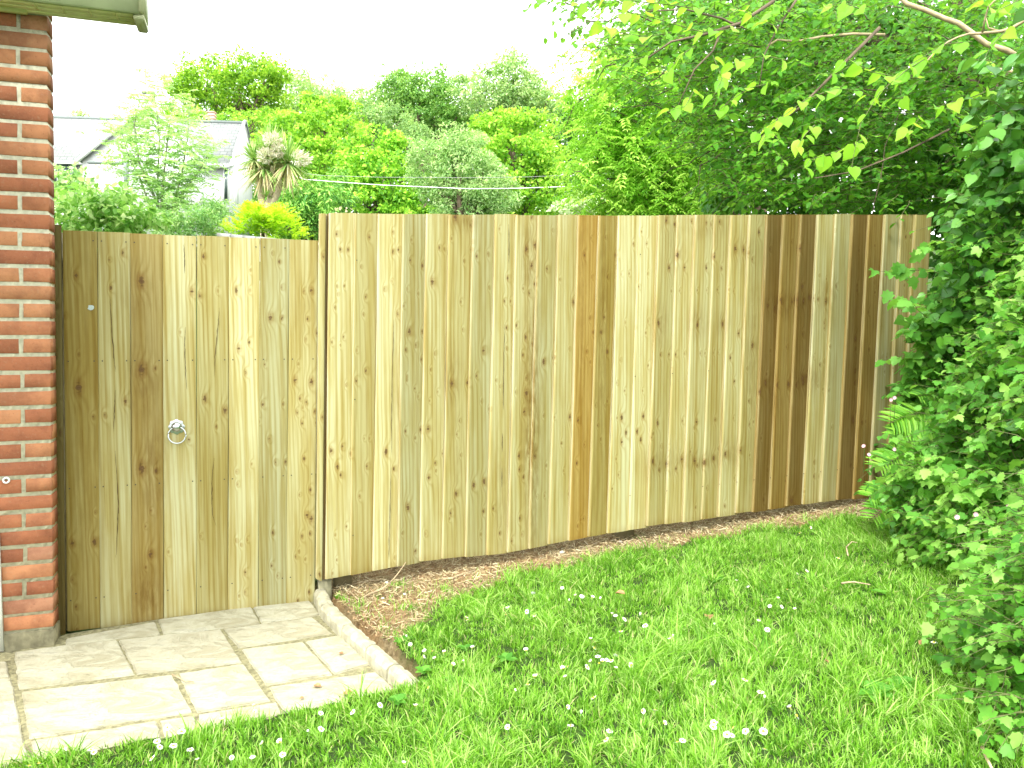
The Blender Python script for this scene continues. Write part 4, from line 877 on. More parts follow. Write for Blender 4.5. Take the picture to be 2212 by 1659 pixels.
def blades(lm, c, n, L, lo, hi, rnd, wd=.04, th=(0, 6.28)):
    P, T, S, R_ = [], [], [], []
    for i in range(n):
        az = random.uniform(*th); el = random.uniform(lo, hi); d = Vector((math.cos(az)*math.cos(el), math.sin(az)*math.cos(el), math.sin(el))); l = L*random.uniform(.75, 1.1)
        k = 4; side = d.cross(Vector((0, 0, 1))).normalized() if abs(d.z) < .98 else Vector((1, 0, 0)); droop_ = .22*l*max(0, math.cos(el))
        vs = []
        for j in range(k+1):
            t = j/k; p = Vector(c)+d*l*t+Vector((0, 0, -droop_*t*t)); w = wd*.5*(1-t)**.6*(.5+.9*min(1, t*3)); vs += [p-side*w, p+side*w]
        lm.append((vs, random.uniform(*rnd)))
def build_blades(lst, name, m, parent):
    V = np.array([tuple(v) for vs, _ in lst for v in vs]); k = len(lst[0][0]); nseg = k//2-1; n = len(lst)
    l1 = np.concatenate([np.array([2*i, 2*i+1, 2*i+3, 2*i+2]) for i in range(nseg)])
    return mesh_np(name, V, (np.arange(n)[:, None]*k+l1).ravel(), np.full(n*nseg, 4), m, parent, face_attr={'rnd': np.repeat([r for _, r in lst], nseg)})
heads = [(571,362,1.0),(622,352,1.05),(549,345,.7),(585,318,.85),(600,330,.7)]
for x, y, sc in heads:
    c = U(x, y, D+random.uniform(-.1, .1)); L = 72*s*sc; lst = []
    blades(lst, c, int(110*sc), L, -.5, 1.4, (0, .55), .028); blades(lst, c, int(90*sc), L*.95, -1.45, -.35, (.55, 1), .024)
    build_blades(lst, 'leaf_head', M['blade'], palm)
lst = []; blades(lst, U(576, 425, D-.1), 22, 26*s, -.3, 1.3, (0, .3), .02); build_blades(lst, 'leaf_head', M['blade'], palm)
for x, y, dx, dy, w, h in ((650,343,30,-6,20,14),(588,303,8,-22,18,13),(573,336,-8,-12,15,14),(600,325,12,-6,11,12)):
    lm = LM(); n = 380; c = np.array(U(x, y, D-.25)); v = unit(n)*RNG.uniform(.2, 1, (n, 1))**.5; P = c+v*np.array([w*s, w*s, h*s]); lm.add(P, v+np.array([dx/40, 0, -dy/40]), RNG.normal(size=(n, 3)), 5.5*s*RNG.uniform(.6, 1.6, n), 'lance'); lm.build('flower_plume', M['plume'], palm)

# ------------------------------------------------------------------ BUNGALOW
def slate_mat():
    m, nt, b = mat('grey_slates'); L = nt.links; uv = N(nt, 'ShaderNodeTexCoord')
    br = N(nt, 'ShaderNodeTexBrick', i_Scale=1.0, i_Mortar_Size=.014, i_Brick_Width=.34, i_Row_Height=.24); br.inputs['Color1'].default_value = (.27, .285, .28, 1); br.inputs['Color2'].default_value = (.22, .24, .235, 1); br.inputs['Mortar'].default_value = (.09, .11, .10, 1)
    L.new(uv.outputs['UV'], br.inputs['Vector']); no = N(nt, 'ShaderNodeTexNoise', i_Scale=1.3, i_Detail=4.0); L.new(uv.outputs['UV'], no.inputs['Vector'])
    c = mix_(nt, ramp(nt, [(.4, (0, 0, 0)), (.7, (.6,)*3)], no.outputs[0]).outputs[0], br.outputs[0], (.29, .30, .285)); L.new(c, b.inputs['Base Color']); b.inputs['Roughness'].default_value = .7; return m
M['slate'] = slate_mat(); M['render'] = simple('white_render', (.7, .71, .70), .8, scale=3, var=.04); M['trimw'] = simple('white_bargeboard', (.85, .86, .86), .5, var=.02)
M['darkwin'] = simple('dark_glass', (.06, .09, .08), .15, var=.1, spec=.6); M['ridge'] = simple('grey_ridge', (.17, .20, .19), .8, var=.1)
HD = 38.0; hb_ = U(310, 480, HD); hb_.z = G(hb_.x, hb_.y)
bung = empty('white_bungalow', hb_, 'white rendered bungalow with grey slate roof and gables beyond the gate', 'house')
def quad(name, pts, m, th=.12, uvs=None):
    pts = [Vector(p) for p in pts]; nrm = (pts[1]-pts[0]).cross(pts[2]-pts[0]).normalized()
    if nrm.dot(pts[0]-Vector((0, 0, CAMH))) > 0: nrm = -nrm
    n = len(pts); V = [tuple(p) for p in pts]+[tuple(p-nrm*th) for p in pts]; F = [tuple(range(n)), tuple(range(n, 2*n))[::-1]]+[(i, n+i, n+(i+1) % n, (i+1) % n) for i in range(n)]
    L_ = [i for f in F for i in f]; u = (pts[1]-pts[0]).normalized(); v = nrm.cross(u)
    uv = [((Vector(V[i])-pts[0]).dot(u), (Vector(V[i])-pts[0]).dot(v)) for i in L_]
    return mesh_np(name, V, L_, [len(f) for f in F], m, bung, uv=uv, face_attr={'rnd': [.5]*len(F)})
RD = HD+2.2                                              # ridge lies behind the eaves
quad('roof', [U(86, 251, RD), U(527, 264.5, RD), U(497, 357, HD), U(86, 347, HD)], M['slate'])
quad('wall', [U(86, 348, HD+.3), U(497, 357, HD+.3), U(497, 520, HD+.3), U(86, 520, HD+.3)], M['render'])
quad('ridge_tiles', [U(86, 248.5, RD-.05), U(529, 261.5, RD-.05), U(529, 266, RD-.1), U(86, 253.5, RD-.1)], M['ridge'], .25)
quad('fascia', [U(86, 345, HD-.1), U(500, 354.5, HD-.1), U(500, 362, HD-.1), U(86, 352.5, HD-.1)], M['trimw'], .1)
# right gable end, receding
quad('wall', [U(497, 357, HD+.3), U(527, 268, RD), U(545, 330, HD+5.5), U(545, 520, HD+5.5), U(497, 520, HD+.3)], M['render'], .1)
quad('bargeboard', [U(524, 263, RD-.2), U(530, 264, RD-.2), U(503, 357, HD-.2), U(495, 357, HD-.2)], M['trimw'], .1)
quad('bargeboard', [U(526, 263, RD-.2), U(532, 264, RD-.2), U(543, 318, HD+5), U(537, 320, HD+5)], M['trimw'], .1)
quad('bargeboard', [U(529.5, 263, RD-.3), U(532, 263, RD-.3), U(545, 318, HD+4.9), U(542.5, 318, HD+4.9)], M['ridge'], .1)
# projecting central gable
GD = HD-2.0
quad('gable_wall', [U(178, 345, GD), U(320, 226, GD), U(437, 352, GD), U(437, 520, GD), U(178, 520, GD)], M['render'], .2)
for a, b in (((163, 346), (320, 219)), ((320, 219), (449, 354))):
    sgn = 1
    quad('bargeboard', [U(a[0], a[1]-2, GD-.25), U(b[0], b[1]-2, GD-.25), U(b[0], b[1]+7, GD-.25), U(a[0], a[1]+7, GD-.25)], M['trimw'], .12)
    quad('verge', [U(a[0], a[1]-4.2, GD-.2), U(b[0], b[1]-4.2, GD-.2), U(b[0], b[1]-1.8, GD-.22), U(a[0], a[1]-1.8, GD-.22)], M['ridge'], .5)
quad('beam', [U(188, 347, GD-.4), U(275, 349.5, GD-.4), U(275, 355, GD-.4), U(188, 352.5, GD-.4)], M['ridge'], .2)
quad('beam', [U(398, 355, GD-.4), U(440, 356.5, GD-.4), U(440, 362, GD-.4), U(398, 361, GD-.4)], M['ridge'], .2)
for x0_, x1_, y0_, y1_, m_ in ((115, 121.5, 352, 400, 'darkwin'), (131, 147, 355, 402, 'darkwin'), (149, 161, 355, 400, 'darkwin'), (484.5, 491, 364, 432, 'darkwin')):
    w = quad('window', [U(x0_-2, y0_-2, HD+.12), U(x1_+2, y0_-2, HD+.12), U(x1_+2, y1_+2, HD+.12), U(x0_-2, y1_+2, HD+.12)], M['trimw'], .1)
    g_ = quad('pane', [U(x0_, y0_, HD+.07), U(x1_, y0_, HD+.07), U(x1_, y1_, HD+.07), U(x0_, y1_, HD+.07)], M[m_], .03)
    g_.parent = w
quad('porch_post', [U(267, 352, GD-.5), U(273.5, 352, GD-.5), U(273.5, 420, GD-.5), U(267, 420, GD-.5)], M['ridge'], .2)
quad('porch_post', [U(505, 362, HD-1), U(512, 362, HD-1), U(512, 440, HD-1), U(505, 440, HD-1)], M['trimw'], .2)
def stack(px0, px1, py0, py1, D, bands):
    a, b = U(px0, py1, D), U(px1, py0, D); w = b.x-a.x; mb = MB(); mb.box((a.x, a.y, a.z-.8), (w, 0, 0), (0, w, 0), (0, 0, b.z-a.z+.8), 0)
    h = b.z-a.z
    for k in bands: mb.box((a.x-.05, a.y-.05, a.z+h*k), (w+.1, 0, 0), (0, w+.1, 0), (0, 0, h*.12), 1)
    return mb
stack(449, 461, 240, 263, RD+.5, (.25, .55, .86)).build('chimney', [simple('chimney_cream', (.72, .66, .55), .8), simple('chimney_band', (.55, .34, .26), .8)], bung)
st_ = stack(309, 326, 198, 236, RD+2, (.9,)); st_.build('chimney', [simple('chimney_render', (.62, .62, .52), .8), simple('chimney_cap', (.12, .14, .12), .8)], bung)
mb = MB(); mb.tube([U(314, 198, RD+2), U(313.5, 80, RD+2)], .022, .018, n=5)
a_ = U(313.5, 84, RD+2); mb.tube([a_-Vector((.12, 0, .12)), a_+Vector((.7, 0, -.45))], .014, n=4); mb.build('aerial', simple('aerial_metal', (.33, .34, .34), .4), bung)

# ------------------------------------------------------------------ WHITE WALL BEYOND THE GATE, WIRES
W0, W1 = U(470, 506, 6.3), U(700, 511, 7.0)
mb = MB(); mb.box((W0.x, W0.y, 0.1), (W1.x-W0.x, W1.y-W0.y, 0), (0, .18, 0), (0, 0, W0.z-.1-.03)); root = empty('white_garden_wall', (W0.x, W0.y, .1), 'low whitewashed wall glimpsed just above the gate top by the fence', 'wall')
mb.build('wall_face', simple('whitewash', (.78, .78, .72), .8, scale=12, var=.06), root)
mb = MB(); n = 9
for k in range(n): a = W0.lerp(W1, k/n); b = W0.lerp(W1, (k+.97)/n); mb.box((a.x, a.y-.02, W0.z-.03), (b.x-a.x, b.y-a.y, 0), (0, .22, 0), (0, 0, .04))
mb.build('coping', simple('white_coping', (.82, .82, .78), .7, scale=9, var=.06), root)
M['wire'] = simple('pale_wire', (.75, .75, .74), .5, var=.03)
for pts, lab, D in (([(640,380),(657,387.5),(740,394),(826,400),(1014,408),(1114,407),(1285,401),(1400,395)], 'lower and thicker pale overhead wire crossing the trees', 14.0),
                 ([(660,375),(701,379.5),(824,383),(1031,384),(1147,382),(1264,377),(1400,370)], 'upper and thinner pale overhead wire crossing the trees', 15.0)):
    mb = MB(); fine = []
    P = [U(x, y, D) for x, y in pts]
    for a, b in zip(P[:-1], P[1:]):
        for k in range(4): fine.append(a.lerp(b, k/4))
    mb.tube(fine, .0075 if D < 14.5 else .0045, n=6); o = mb.build('overhead_wire', M['wire'] if D < 14.5 else simple('grey_wire', (.30, .30, .28), .5)); tag(o, lab, 'wire')
# ------------------------------------------------------------------ ASH TREE reaching in from the right
random.seed(31); D = 10.5
b = U(1620, 600, D+1); b.z = G(b.x, b.y)
ash = empty('ash_tree', b, 'light green ash with drooping feathered leaves in front of the far trees', 'tree'); lm, mb = LM(), MB()
limbs = [[(1640,520),(1560,330),(1440,230),(1330,190),(1250,215)],[(1600,420),(1480,330),(1380,300),(1300,330),(1262,375)],[(1600,470),(1500,420),(1400,380),(1330,400)],[(1560,330),(1460,180),(1370,120),(1290,150)],[(1620,380),(1520,260),(1430,300),(1350,250),(1280,290)],[(1600,450),(1520,370),(1450,440),(1390,430)]]
for l in limbs: mb.tube([U(x, y, D+random.uniform(-.4, .4)) for x, y in l], .045, .008, n=6, caps=False)
mb.tube([b, U(1640, 520, D+1), U(1640, 420, D+.6)], .16, .09, n=9)
for k in range(130):
    l = random.choice(limbs); i = random.randrange(len(l)-1); f = random.random(); x, y = l[i][0]+(l[i+1][0]-l[i][0])*f, l[i][1]+(l[i+1][1]-l[i][1])*f
    p = U(x, y, D+random.gauss(0, .3)); q = p+Vector((random.gauss(-.15, .3), random.gauss(0, .3), random.gauss(-.12, .28))); mb.tube(curve3(p, q, sag=random.uniform(-.05, .06), jit=.02), .009, .003, n=4, caps=False)
for i in range(3600):
    l = random.choice(limbs); j = random.uniform(.8, len(l)-1.001); f = j-int(j); a_, c_ = l[int(j)], l[int(j)+1]; x = a_[0]+(c_[0]-a_[0])*f+random.gauss(0, 36); y = a_[1]+(c_[1]-a_[1])*f+random.gauss(8, 42)
    if y > 470 or x < 1195+25*math.sin(y*.05): continue
    p = U(x, y, D+random.gauss(0, .5)); az = random.uniform(0, 6.28)
    pinnate(lm, None, p, Vector((math.cos(az), math.sin(az)*.8-.2, random.uniform(-.7, .3))), random.uniform(.16, .28), 5, .082, min(1, max(0, random.gauss(.55, .25))), droop=.35)
lm.build('crown', M['ash'], ash); mb.build('trunk', M['bark'], ash)

# ------------------------------------------------------------------ LARGE OVERHANGING TREE
random.seed(41)
b = U(2260, 900, 7.6); b.z = G(b.x, b.y)
big = empty('hazel_tree', b, 'huge dark leafy tree overhanging the fence from the right', 'tree')
lm = LM()
dl = [(1700,120,190,110,7.6),(1560,90,150,85,7.4),(1450,55,110,60,7.2),(1850,90,200,120,7.6),(1650,230,150,90,7.5),(1560,190,110,70,7.3),(2050,150,200,150,7.4),(1780,270,180,110,7.6),(1950,300,180,120,7.5),(1690,360,130,80,7.5),(1840,400,170,90,7.4),(2120,350,170,160,6.8),(2000,440,180,80,6.6),(1620,310,90,60,7.3),(1600,390,70,34,7.4),(1950,20,260,90,7.4),(1700,10,180,70,7.3),(1500,0,120,50,7.2)]
dl += [(1640,440,110,34,7.5),(1760,450,120,30,7.5),(1900,455,140,34,7.2),(1560,425,50,26,7.6)]
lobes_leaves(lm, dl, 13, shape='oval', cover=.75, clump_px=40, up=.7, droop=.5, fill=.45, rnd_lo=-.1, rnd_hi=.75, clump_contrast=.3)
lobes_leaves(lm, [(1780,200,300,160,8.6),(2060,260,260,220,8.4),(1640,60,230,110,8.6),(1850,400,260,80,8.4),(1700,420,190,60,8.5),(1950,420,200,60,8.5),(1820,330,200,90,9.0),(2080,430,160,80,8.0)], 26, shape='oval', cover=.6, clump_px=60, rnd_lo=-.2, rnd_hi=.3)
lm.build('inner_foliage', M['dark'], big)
lm, mb = LM(), MB()
def spr(x, y, D, L, dirv, size, n, rnd, shape='heart', m_=mb, lm_=lm, droop=.35, sag=.05, up=1.0):
    p = U(x, y, D); q = p+Vector(dirv).normalized()*L; spray(lm_, m_, curve3(p, q, sag=-sag*L, jit=.02*L), size, n, shape, r=.0028, rnd=rnd, droop=droop, up=up)
outline = [(1200,0),(1235,40),(1300,110),(1330,180),(1400,230),(1480,290),(1530,350),(1580,420),(1640,450),(1850,465),(2000,440),(2230,500)]
def lowy(x): return float(np.interp(x, [p[0] for p in outline], [p[1] for p in outline]))
cnt = 0
while cnt < 2100:
    x = random.uniform(1225, 2230); y = random.uniform(-40, 500)
    if y > lowy(x)-10: continue
    if x < 1500 and random.random() < .35: continue
    D_ = random.uniform(5.0, 6.6); az = random.gauss(-2.5, .7)
    spr(x, y, D_, random.uniform(.18, .42), (math.cos(az), math.sin(az), random.uniform(-.75, .15)), random.uniform(.034, .058), random.randint(6, 10), (.0, .6) if random.random() < .75 or x > 1750 else (.4, 1), shape=random.choice(['heart', 'oval', 'heart'])); cnt += 1
lm.build('leaf_sprays', M['hazel'], big)
# limbs seen in the photo
L3 = lambda l, D0, D1: [U(x, y, D0+(D1-D0)*i/(len(l)-1)) for i, (x, y) in enumerate(l)]
mb2 = MB()
for l, D0, D1, r0, r1 in (([(1940,-12),(1958,8),(2002,23),(2040,40),(2070,50),(2100,72),(2130,95),(2175,109),(2230,140)], 4.6, 4.5, .013, .016),
        ([(2240,30),(2212,45),(2185,62),(2161,68),(2120,72),(2093,73)], 4.2, 4.35, .011, .007), ([(2093,73),(2070,80),(2047,91),(2020,112),(2002,132),(1980,170)], 4.35, 4.4, .006, .003),
        ([(2240,172),(2212,161),(2185,155),(2156,148)], 4.2, 4.3, .012, .006), ([(1660,98),(1679,86),(1720,90),(1775,79),(1843,73),(1911,75)], 5.0, 5.1, .006, .009),
        ([(2150,0),(2135,15),(2128,40),(2122,70)], 4.2, 4.3, .004, .005), ([(2161,68),(2135,60),(2130,40)], 4.3, 4.3, .005, .003)):
    mb2.tube(L3(l, D0, D1), r0, r1, n=8)
mb2.build('limb', M['palebark'], big, smooth=True)
mb3 = MB()
for l, r in (([(1884,470),(1888,440),(1902,386),(1908,350),(1911,318),(1922,290),(1934,272),(1945,230)], .0035), ([(1690,-10),(1600,50),(1520,75),(1450,90),(1400,125)], .012), ([(1560,60),(1540,110),(1500,150),(1460,240)], .008), ([(1600,60),(1560,40),(1480,20),(1390,25)], .008),
             ([(1720,0),(1680,60),(1650,120),(1640,190)], .008), ([(1900,60),(1800,160),(1730,230),(1640,300)], .012), ([(2050,280),(1950,330),(1850,370),(1760,385)], .008)):
    mb3.tube(L3(l, 5.0, 4.9), r, r*.4, n=6)
for k in range(70):
    x = random.uniform(1260, 2200); y = random.uniform(-20, min(430, lowy(x)-10)); p = U(x, y, random.uniform(5.2, 6.4)); q = p+Vector((random.uniform(-.6, -.1), random.uniform(-.3, .2), random.uniform(-.35, .12))); mb3.tube(curve3(p, q, sag=-.05, jit=.02), .006, .002, n=5, caps=False)
t0 = Vector((b.x, b.y, b.z-.2)); mb3.tube([t0, U(2250, 500, 7.6), U(2150, 200, 7.5), U(2060, -100, 7.4)], .2, .12, n=10)
for e in ((1700,150),(1850,60),(1600,30)): mb3.tube(curve3(U(2150, 200, 7.5), U(*e, 7.3), sag=-.2, jit=.08, n=7), .07, .02, n=7)
mb3.build('trunk', M['bark'], big)
mb.build('twigs', M['twig'], big)
# bright near twigs with large leaves
lm, mb = LM(), MB()
hero = [([(2010,120),(1960,150),(1900,200),(1860,265),(1845,330),(1838,372)], 9, 4.0), ([(2100,90),(2040,95),(1990,125),(1950,150)], 5, 4.1), ([(1990,170),(1930,165),(1880,155),(1830,125),(1800,160)], 9, 4.1),
        ([(1960,210),(1900,215),(1850,195),(1800,190),(1770,220)], 8, 4.1), ([(1780,200),(1740,215),(1700,245),(1670,265),(1630,290)], 8, 4.2), ([(1900,290),(1850,310),(1800,330),(1750,345),(1735,365)], 9, 4.0),
        ([(1700,130),(1650,120),(1600,130),(1560,160)], 7, 4.3), ([(1660,180),(1620,190),(1580,215),(1545,245)], 7, 4.3), ([(1600,60),(1520,70),(1450,50),(1380,30),(1300,25),(1240,5)], 15, 4.4),
        ([(1520,20),(1440,10),(1350,0),(1290,-10)], 8, 4.4), ([(1450,70),(1400,80),(1340,70),(1290,50)], 8, 4.4), ([(1400,120),(1370,130),(1330,150),(1300,165)], 6, 4.5), ([(1680,255),(1660,280),(1645,310)], 5, 4.2),
        ([(1760,270),(1740,290),(1720,320)], 5, 4.1), ([(2150,190),(2100,210),(2060,220),(2010,235)], 7, 3.9), ([(2180,60),(2140,100),(2120,140)], 5, 3.8), ([(2212,-5),(2160,20),(2110,10)], 6, 3.9), ([(2212,250),(2170,240),(2120,260),(2090,245)], 7, 3.9),
        ([(1860,20),(1820,5),(1780,15)], 5, 4.2), ([(1500,100),(1470,120),(1440,160),(1400,150)], 7, 4.5), ([(1990,250),(1975,270),(1950,300)], 5, 4.1), ([(1500,195),(1480,230),(1440,240)], 6, 4.5), ([(1540,120),(1560,170),(1540,210)], 6, 4.4),
        ([(2230,320),(2180,340),(2150,330),(2100,345)], 8, 3.9), ([(1680,60),(1640,40),(1600,20)], 5, 4.3)]
for l, n, D_ in hero:
    pts = L3(l, D_+.15, D_-.05); spray(lm, mb, pts, .076, n, 'heart', r=.003, spread=.8, rnd=(.15, 1), droop=.55, up=.75, taper=.3)
lm.build('young_leaves', M['young'], big); mb.build('near_twigs', M['twig'], big)

# ------------------------------------------------------------------ HEDGE BANK along the right
def hx(Y, z):                               # world x of the hedge face
    bulge = .16*math.sin(Y*2.3+z*1.1)+.13*math.sin(z*3.7+Y*4.1)+.08*math.sin(Y*8+z*6)
    return hbase(Y)+.30+.20*max(0, z-.3)+.09*min(1, max(0, Y-3.6))+bulge*min(1, .35+z)
random.seed(51)
HB = Vector((2.3, 3.6, G(2.3, 3.6)))
hedge = empty('ivy_hedge', HB, 'tall dark green hedge of ivy and leafy shoots hiding the end of the fence', 'hedge')
lm, mb = LM(), MB()
def hedge_fill(lm, mb, n, yr, zr, size, shape, rnd, depth=(0, .25), L=(.12, .3), nl=(4, 8), keep=None, up=.5):
    for _ in range(n):
        Y = random.uniform(*yr); z = random.uniform(*zr); g = G(hbase(Y), Y)
        if z < g+.02: continue
        x = hx(Y, z)+random.uniform(*depth)
        if keep and not keep(x, Y, z): continue
        p = Vector((x, Y, z)); d = Vector((-1+random.gauss(0, .5), -.35+random.gauss(0, .6), random.uniform(-.5, .8))).normalized(); q = p+d*random.uniform(*L)
        spray(lm, mb, curve3(p, q, sag=-.02, jit=.01, n=4), random.uniform(*size), random.randint(*nl), shape, r=.002, rnd=rnd, droop=.55, up=up)
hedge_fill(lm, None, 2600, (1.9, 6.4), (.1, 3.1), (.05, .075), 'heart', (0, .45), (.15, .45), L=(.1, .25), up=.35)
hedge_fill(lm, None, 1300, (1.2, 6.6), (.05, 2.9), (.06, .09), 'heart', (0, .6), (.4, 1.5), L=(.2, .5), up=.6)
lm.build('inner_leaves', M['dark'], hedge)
lm = LM(); hedge_fill(lm, mb, 1500, (3.1, 6.2), (.9, 3.0), (.045, .072), 'heart', (.05, .85), (-.02, .16), up=.35)
lm.build('ivy_leaves', M['ivy'], hedge); mb.build('ivy_stems', M['twig'], hedge)
# stump-like inner stems
mb = MB()
for k in range(26):
    Y = random.uniform(2.2, 6); x = hx(Y, .3)+random.uniform(.25, .5); mb.tube(curve3((x, Y, G(x, Y)), (hx(Y, 2.6)+.3, Y+random.gauss(0, .3), 2.7), jit=.05), .018, .006, n=6, caps=False)
mb.build('stems', M['bark'], hedge)
# leafy shoot crossing the fence end
lm, mb = LM(), MB(); sh = empty('hanging_shoot', U(2030, 575, 4.72), 'leafy bramble shoot reaching left across the last fence boards', 'shoot')
pts = L3([(2040,596),(2011,584),(1975,584),(1935,588),(1900,586),(1874,580)], 4.6, 4.5); spray(lm, mb, pts, .07, 9, 'lobed', r=.0025, rnd=(.2, .8), droop=.9, taper=.5)
for x, y in ((1922,630),(1935,645),(1940,575),(1985,545),(1995,530),(1968,600),(1945,570),(1955,580)): lm.add(tuple(U(x, y, 4.5)), (random.gauss(0, .5), 0, -1), (random.gauss(0, .3), -1, .4), .075, 'lobed', [random.uniform(.2, .8)])
lm.build('leaves', M['bramble'], sh); mb.build('stem', M['twig'], sh)
# brambles and paler growth in front, each bush a thing
def bush(name, label, cat, m, yr, zr, n, size, shape, rnd, depth=(-.12, .08), seed=1, nl=(4, 8), up=.7, group=None, L=(.12, .3)):
    random.seed(seed); Y = sum(yr)/2; root = empty(name, (hbase(Y)+.2, Y, G(hbase(Y)+.2, Y)), label, cat, group); lm, mb = LM(), MB()
    hedge_fill(lm, mb, n, yr, zr, size, shape, rnd, depth, nl=nl, up=up, L=L); lm.build('leaves', m, root); mb.build('stems', M['twig'], root)
bush('bramble_bush', 'bramble mound with lobed leaves in front of the fence end', 'bramble', M['bramble'], (4.2, 5.0), (.75, 1.6), 130, (.055, .085), 'lobed', (.1, .8), seed=61)
bush('bramble_bush', 'bright bramble growth at the right edge level with the fence middle', 'bramble', M['elder'], (2.7, 3.9), (1.0, 1.9), 700, (.03, .055), 'lobed', (.0, .95), seed=62)
bush('nettle_patch', 'mid green nettle growth low in the bank behind the ferns', 'nettles', M['bramble'], (3.3, 4.5), (.3, 1.15), 420, (.032, .052), 'lobed', (.0, .75), seed=63)
bush('cranesbill_clump', 'bright cut leaved clump low in the bank at the lawn edge', 'wild plant', M['elder'], (2.9, 3.9), (.15, .75), 300, (.035, .055), 'lobed', (.3, 1), seed=64, depth=(-.2, .0), up=1)
bush('hedge_plant', 'large pale leaved growth in the lower right corner over the lawn', 'wild plant', M['elder'], (2.05, 2.95), (.15, 1.2), 1100, (.02, .044), 'lobed', (.0, .9), seed=65, depth=(-.15, .05), up=.9)
bush('bindweed', 'small dark trailing leaves at the lawn edge under the ferns', 'wild plant', M['ivy'], (3.8, 5.0), (.2, .6), 150, (.035, .05), 'heart', (.3, 1), seed=66, depth=(-.2, -.05), up=1)
# ferns
def fern(label, fronds, D):
    bx_, by_ = fronds[0][0]; r0 = U(bx_, by_, D); root = empty('fern', r0, label, 'fern', 'ferns in the bank by the fence end')
    for (a, c, dd) in fronds:
        lm, mb = LM(), MB(); A, C_ = U(*a, D+.05), U(*c, D+dd*.35); L = (C_-A).length; n = 26; dirn = (C_-A).normalized()
        pts = [A.lerp(C_, t)+Vector((0, 0, .22*L*4*t*(1-t)*.5)) for t in [i/8 for i in range(9)]]; mb.tube(pts, .003, .001, n=4)
        up_ = Vector((random.gauss(0, .2), -.75, .8)).normalized()
        for k in range(n):
            t = .12+.88*k/(n-1); i = min(7, int(t*8)); p = pts[i].lerp(pts[i+1], t*8-i) if i < 8 else pts[-1]; tg = (pts[i+1]-pts[i]).normalized(); sd_ = tg.cross(up_).normalized()
            w = .24*L*math.sin(math.pi*min(1, .18+.82*(1-t)**.9))*(1.0 if t > .2 else .75)+.008
            for s in (1, -1):
                dv = (sd_*s+tg*.42-up_*.12+Vector((0, 0, random.gauss(0, .06)))).normalized(); bb = dv.cross(up_).normalized(); rv = random.random()
                lm.add(tuple(p), tuple(dv+Vector((0, 0, -.12))), tuple(up_), w*1.1, 'pinna', [rv])
        f = lm.build('frond', M['fern'], root); mb.build('rachis', M['twig'], f)
random.seed(71)
def c4(x, y): return (1645.6+x*.4629, 493.7+y*.4629)
def fr_(*l): return [(c4(a+25, b), c4(c+30, d), dz) for a, b, c, d, dz in l]
fern('large fern with arching fronds reaching over the last boards halfway up', fr_((960,930,605,965,-.35),(900,900,575,905,-.3),(880,850,700,780,-.2),(930,900,820,790,-.2),(1000,950,760,1020,-.35)), 4.35)
fern('fern below the largest one, its fronds pointing at the fence foot', fr_((880,1090,520,1110,-.3),(860,1110,640,1180,-.35),(900,1100,700,1060,-.3)), 4.3)
fern('lowest fern with fronds drooping onto bare soil by the fence end', fr_((760,1230,490,1350,-.35),(740,1230,560,1260,-.3),(770,1250,620,1330,-.35),(760,1240,470,1250,-.2)), 4.2)
fern('fern further right with fronds against darker leaves', fr_((1130,980,870,1090,-.3),(1120,960,900,970,-.3),(1100,1000,940,1010,-.3),(1140,1010,960,1120,-.3)), 3.9)
fern('small upright fern deep in the bank above the others', fr_((1060,830,1000,770,-.1),(1020,860,860,800,-.15),(1060,850,1140,790,-.1)), 4.4)
fern('fern beside the bright cut leaved clump', fr_((1080,1260,830,1250,-.3),(1060,1250,900,1190,-.25),(1060,1270,860,1330,-.3)), 3.8)
# campion flowers
M['pink'] = simple('pink_petal', (.62, .36, .42), .6, var=.15, scale=60); M['calyx'] = simple('red_calyx', (.28, .05, .05), .6, var=.2); M['stem'] = simple('flower_stem', (.12, .22, .06), .6, var=.2)
random.seed(81)
camp = [((620,790),4.4,'pink campion highest beside the fence end'),((603,800),4.4,'pink campion just left of the highest one'),((475,1015),4.3,'pink campion hanging furthest left in front of a dark board'),((500,1055),4.3,'drooping pink campion just below the furthest left one'),((785,1065),4.0,'pale campion glowing among the fern fronds'),((620,1030),4.3,'small campion between fence end and ferns'),
 ((1155,1295),3.1,'white pink campion at the right edge above the pale leaves'),((1182,1320),3.1,'open campion touching the right edge'),((1000,1335),3.3,'tiny campion above the cut leaved clump'),((912,1347),3.3,'single pale campion nearest the fence of the lower group'),((1180,1495),2.9,'large red throated campion at the right edge'),((1112,1510),2.9,'campion left of the large red throated one'),((1100,1570),2.8,'campion low in the lower right group'),((1098,1605),2.8,'lowest campion of the lower right group'),((1160,1530),2.85,'campion between the large and low blooms')]
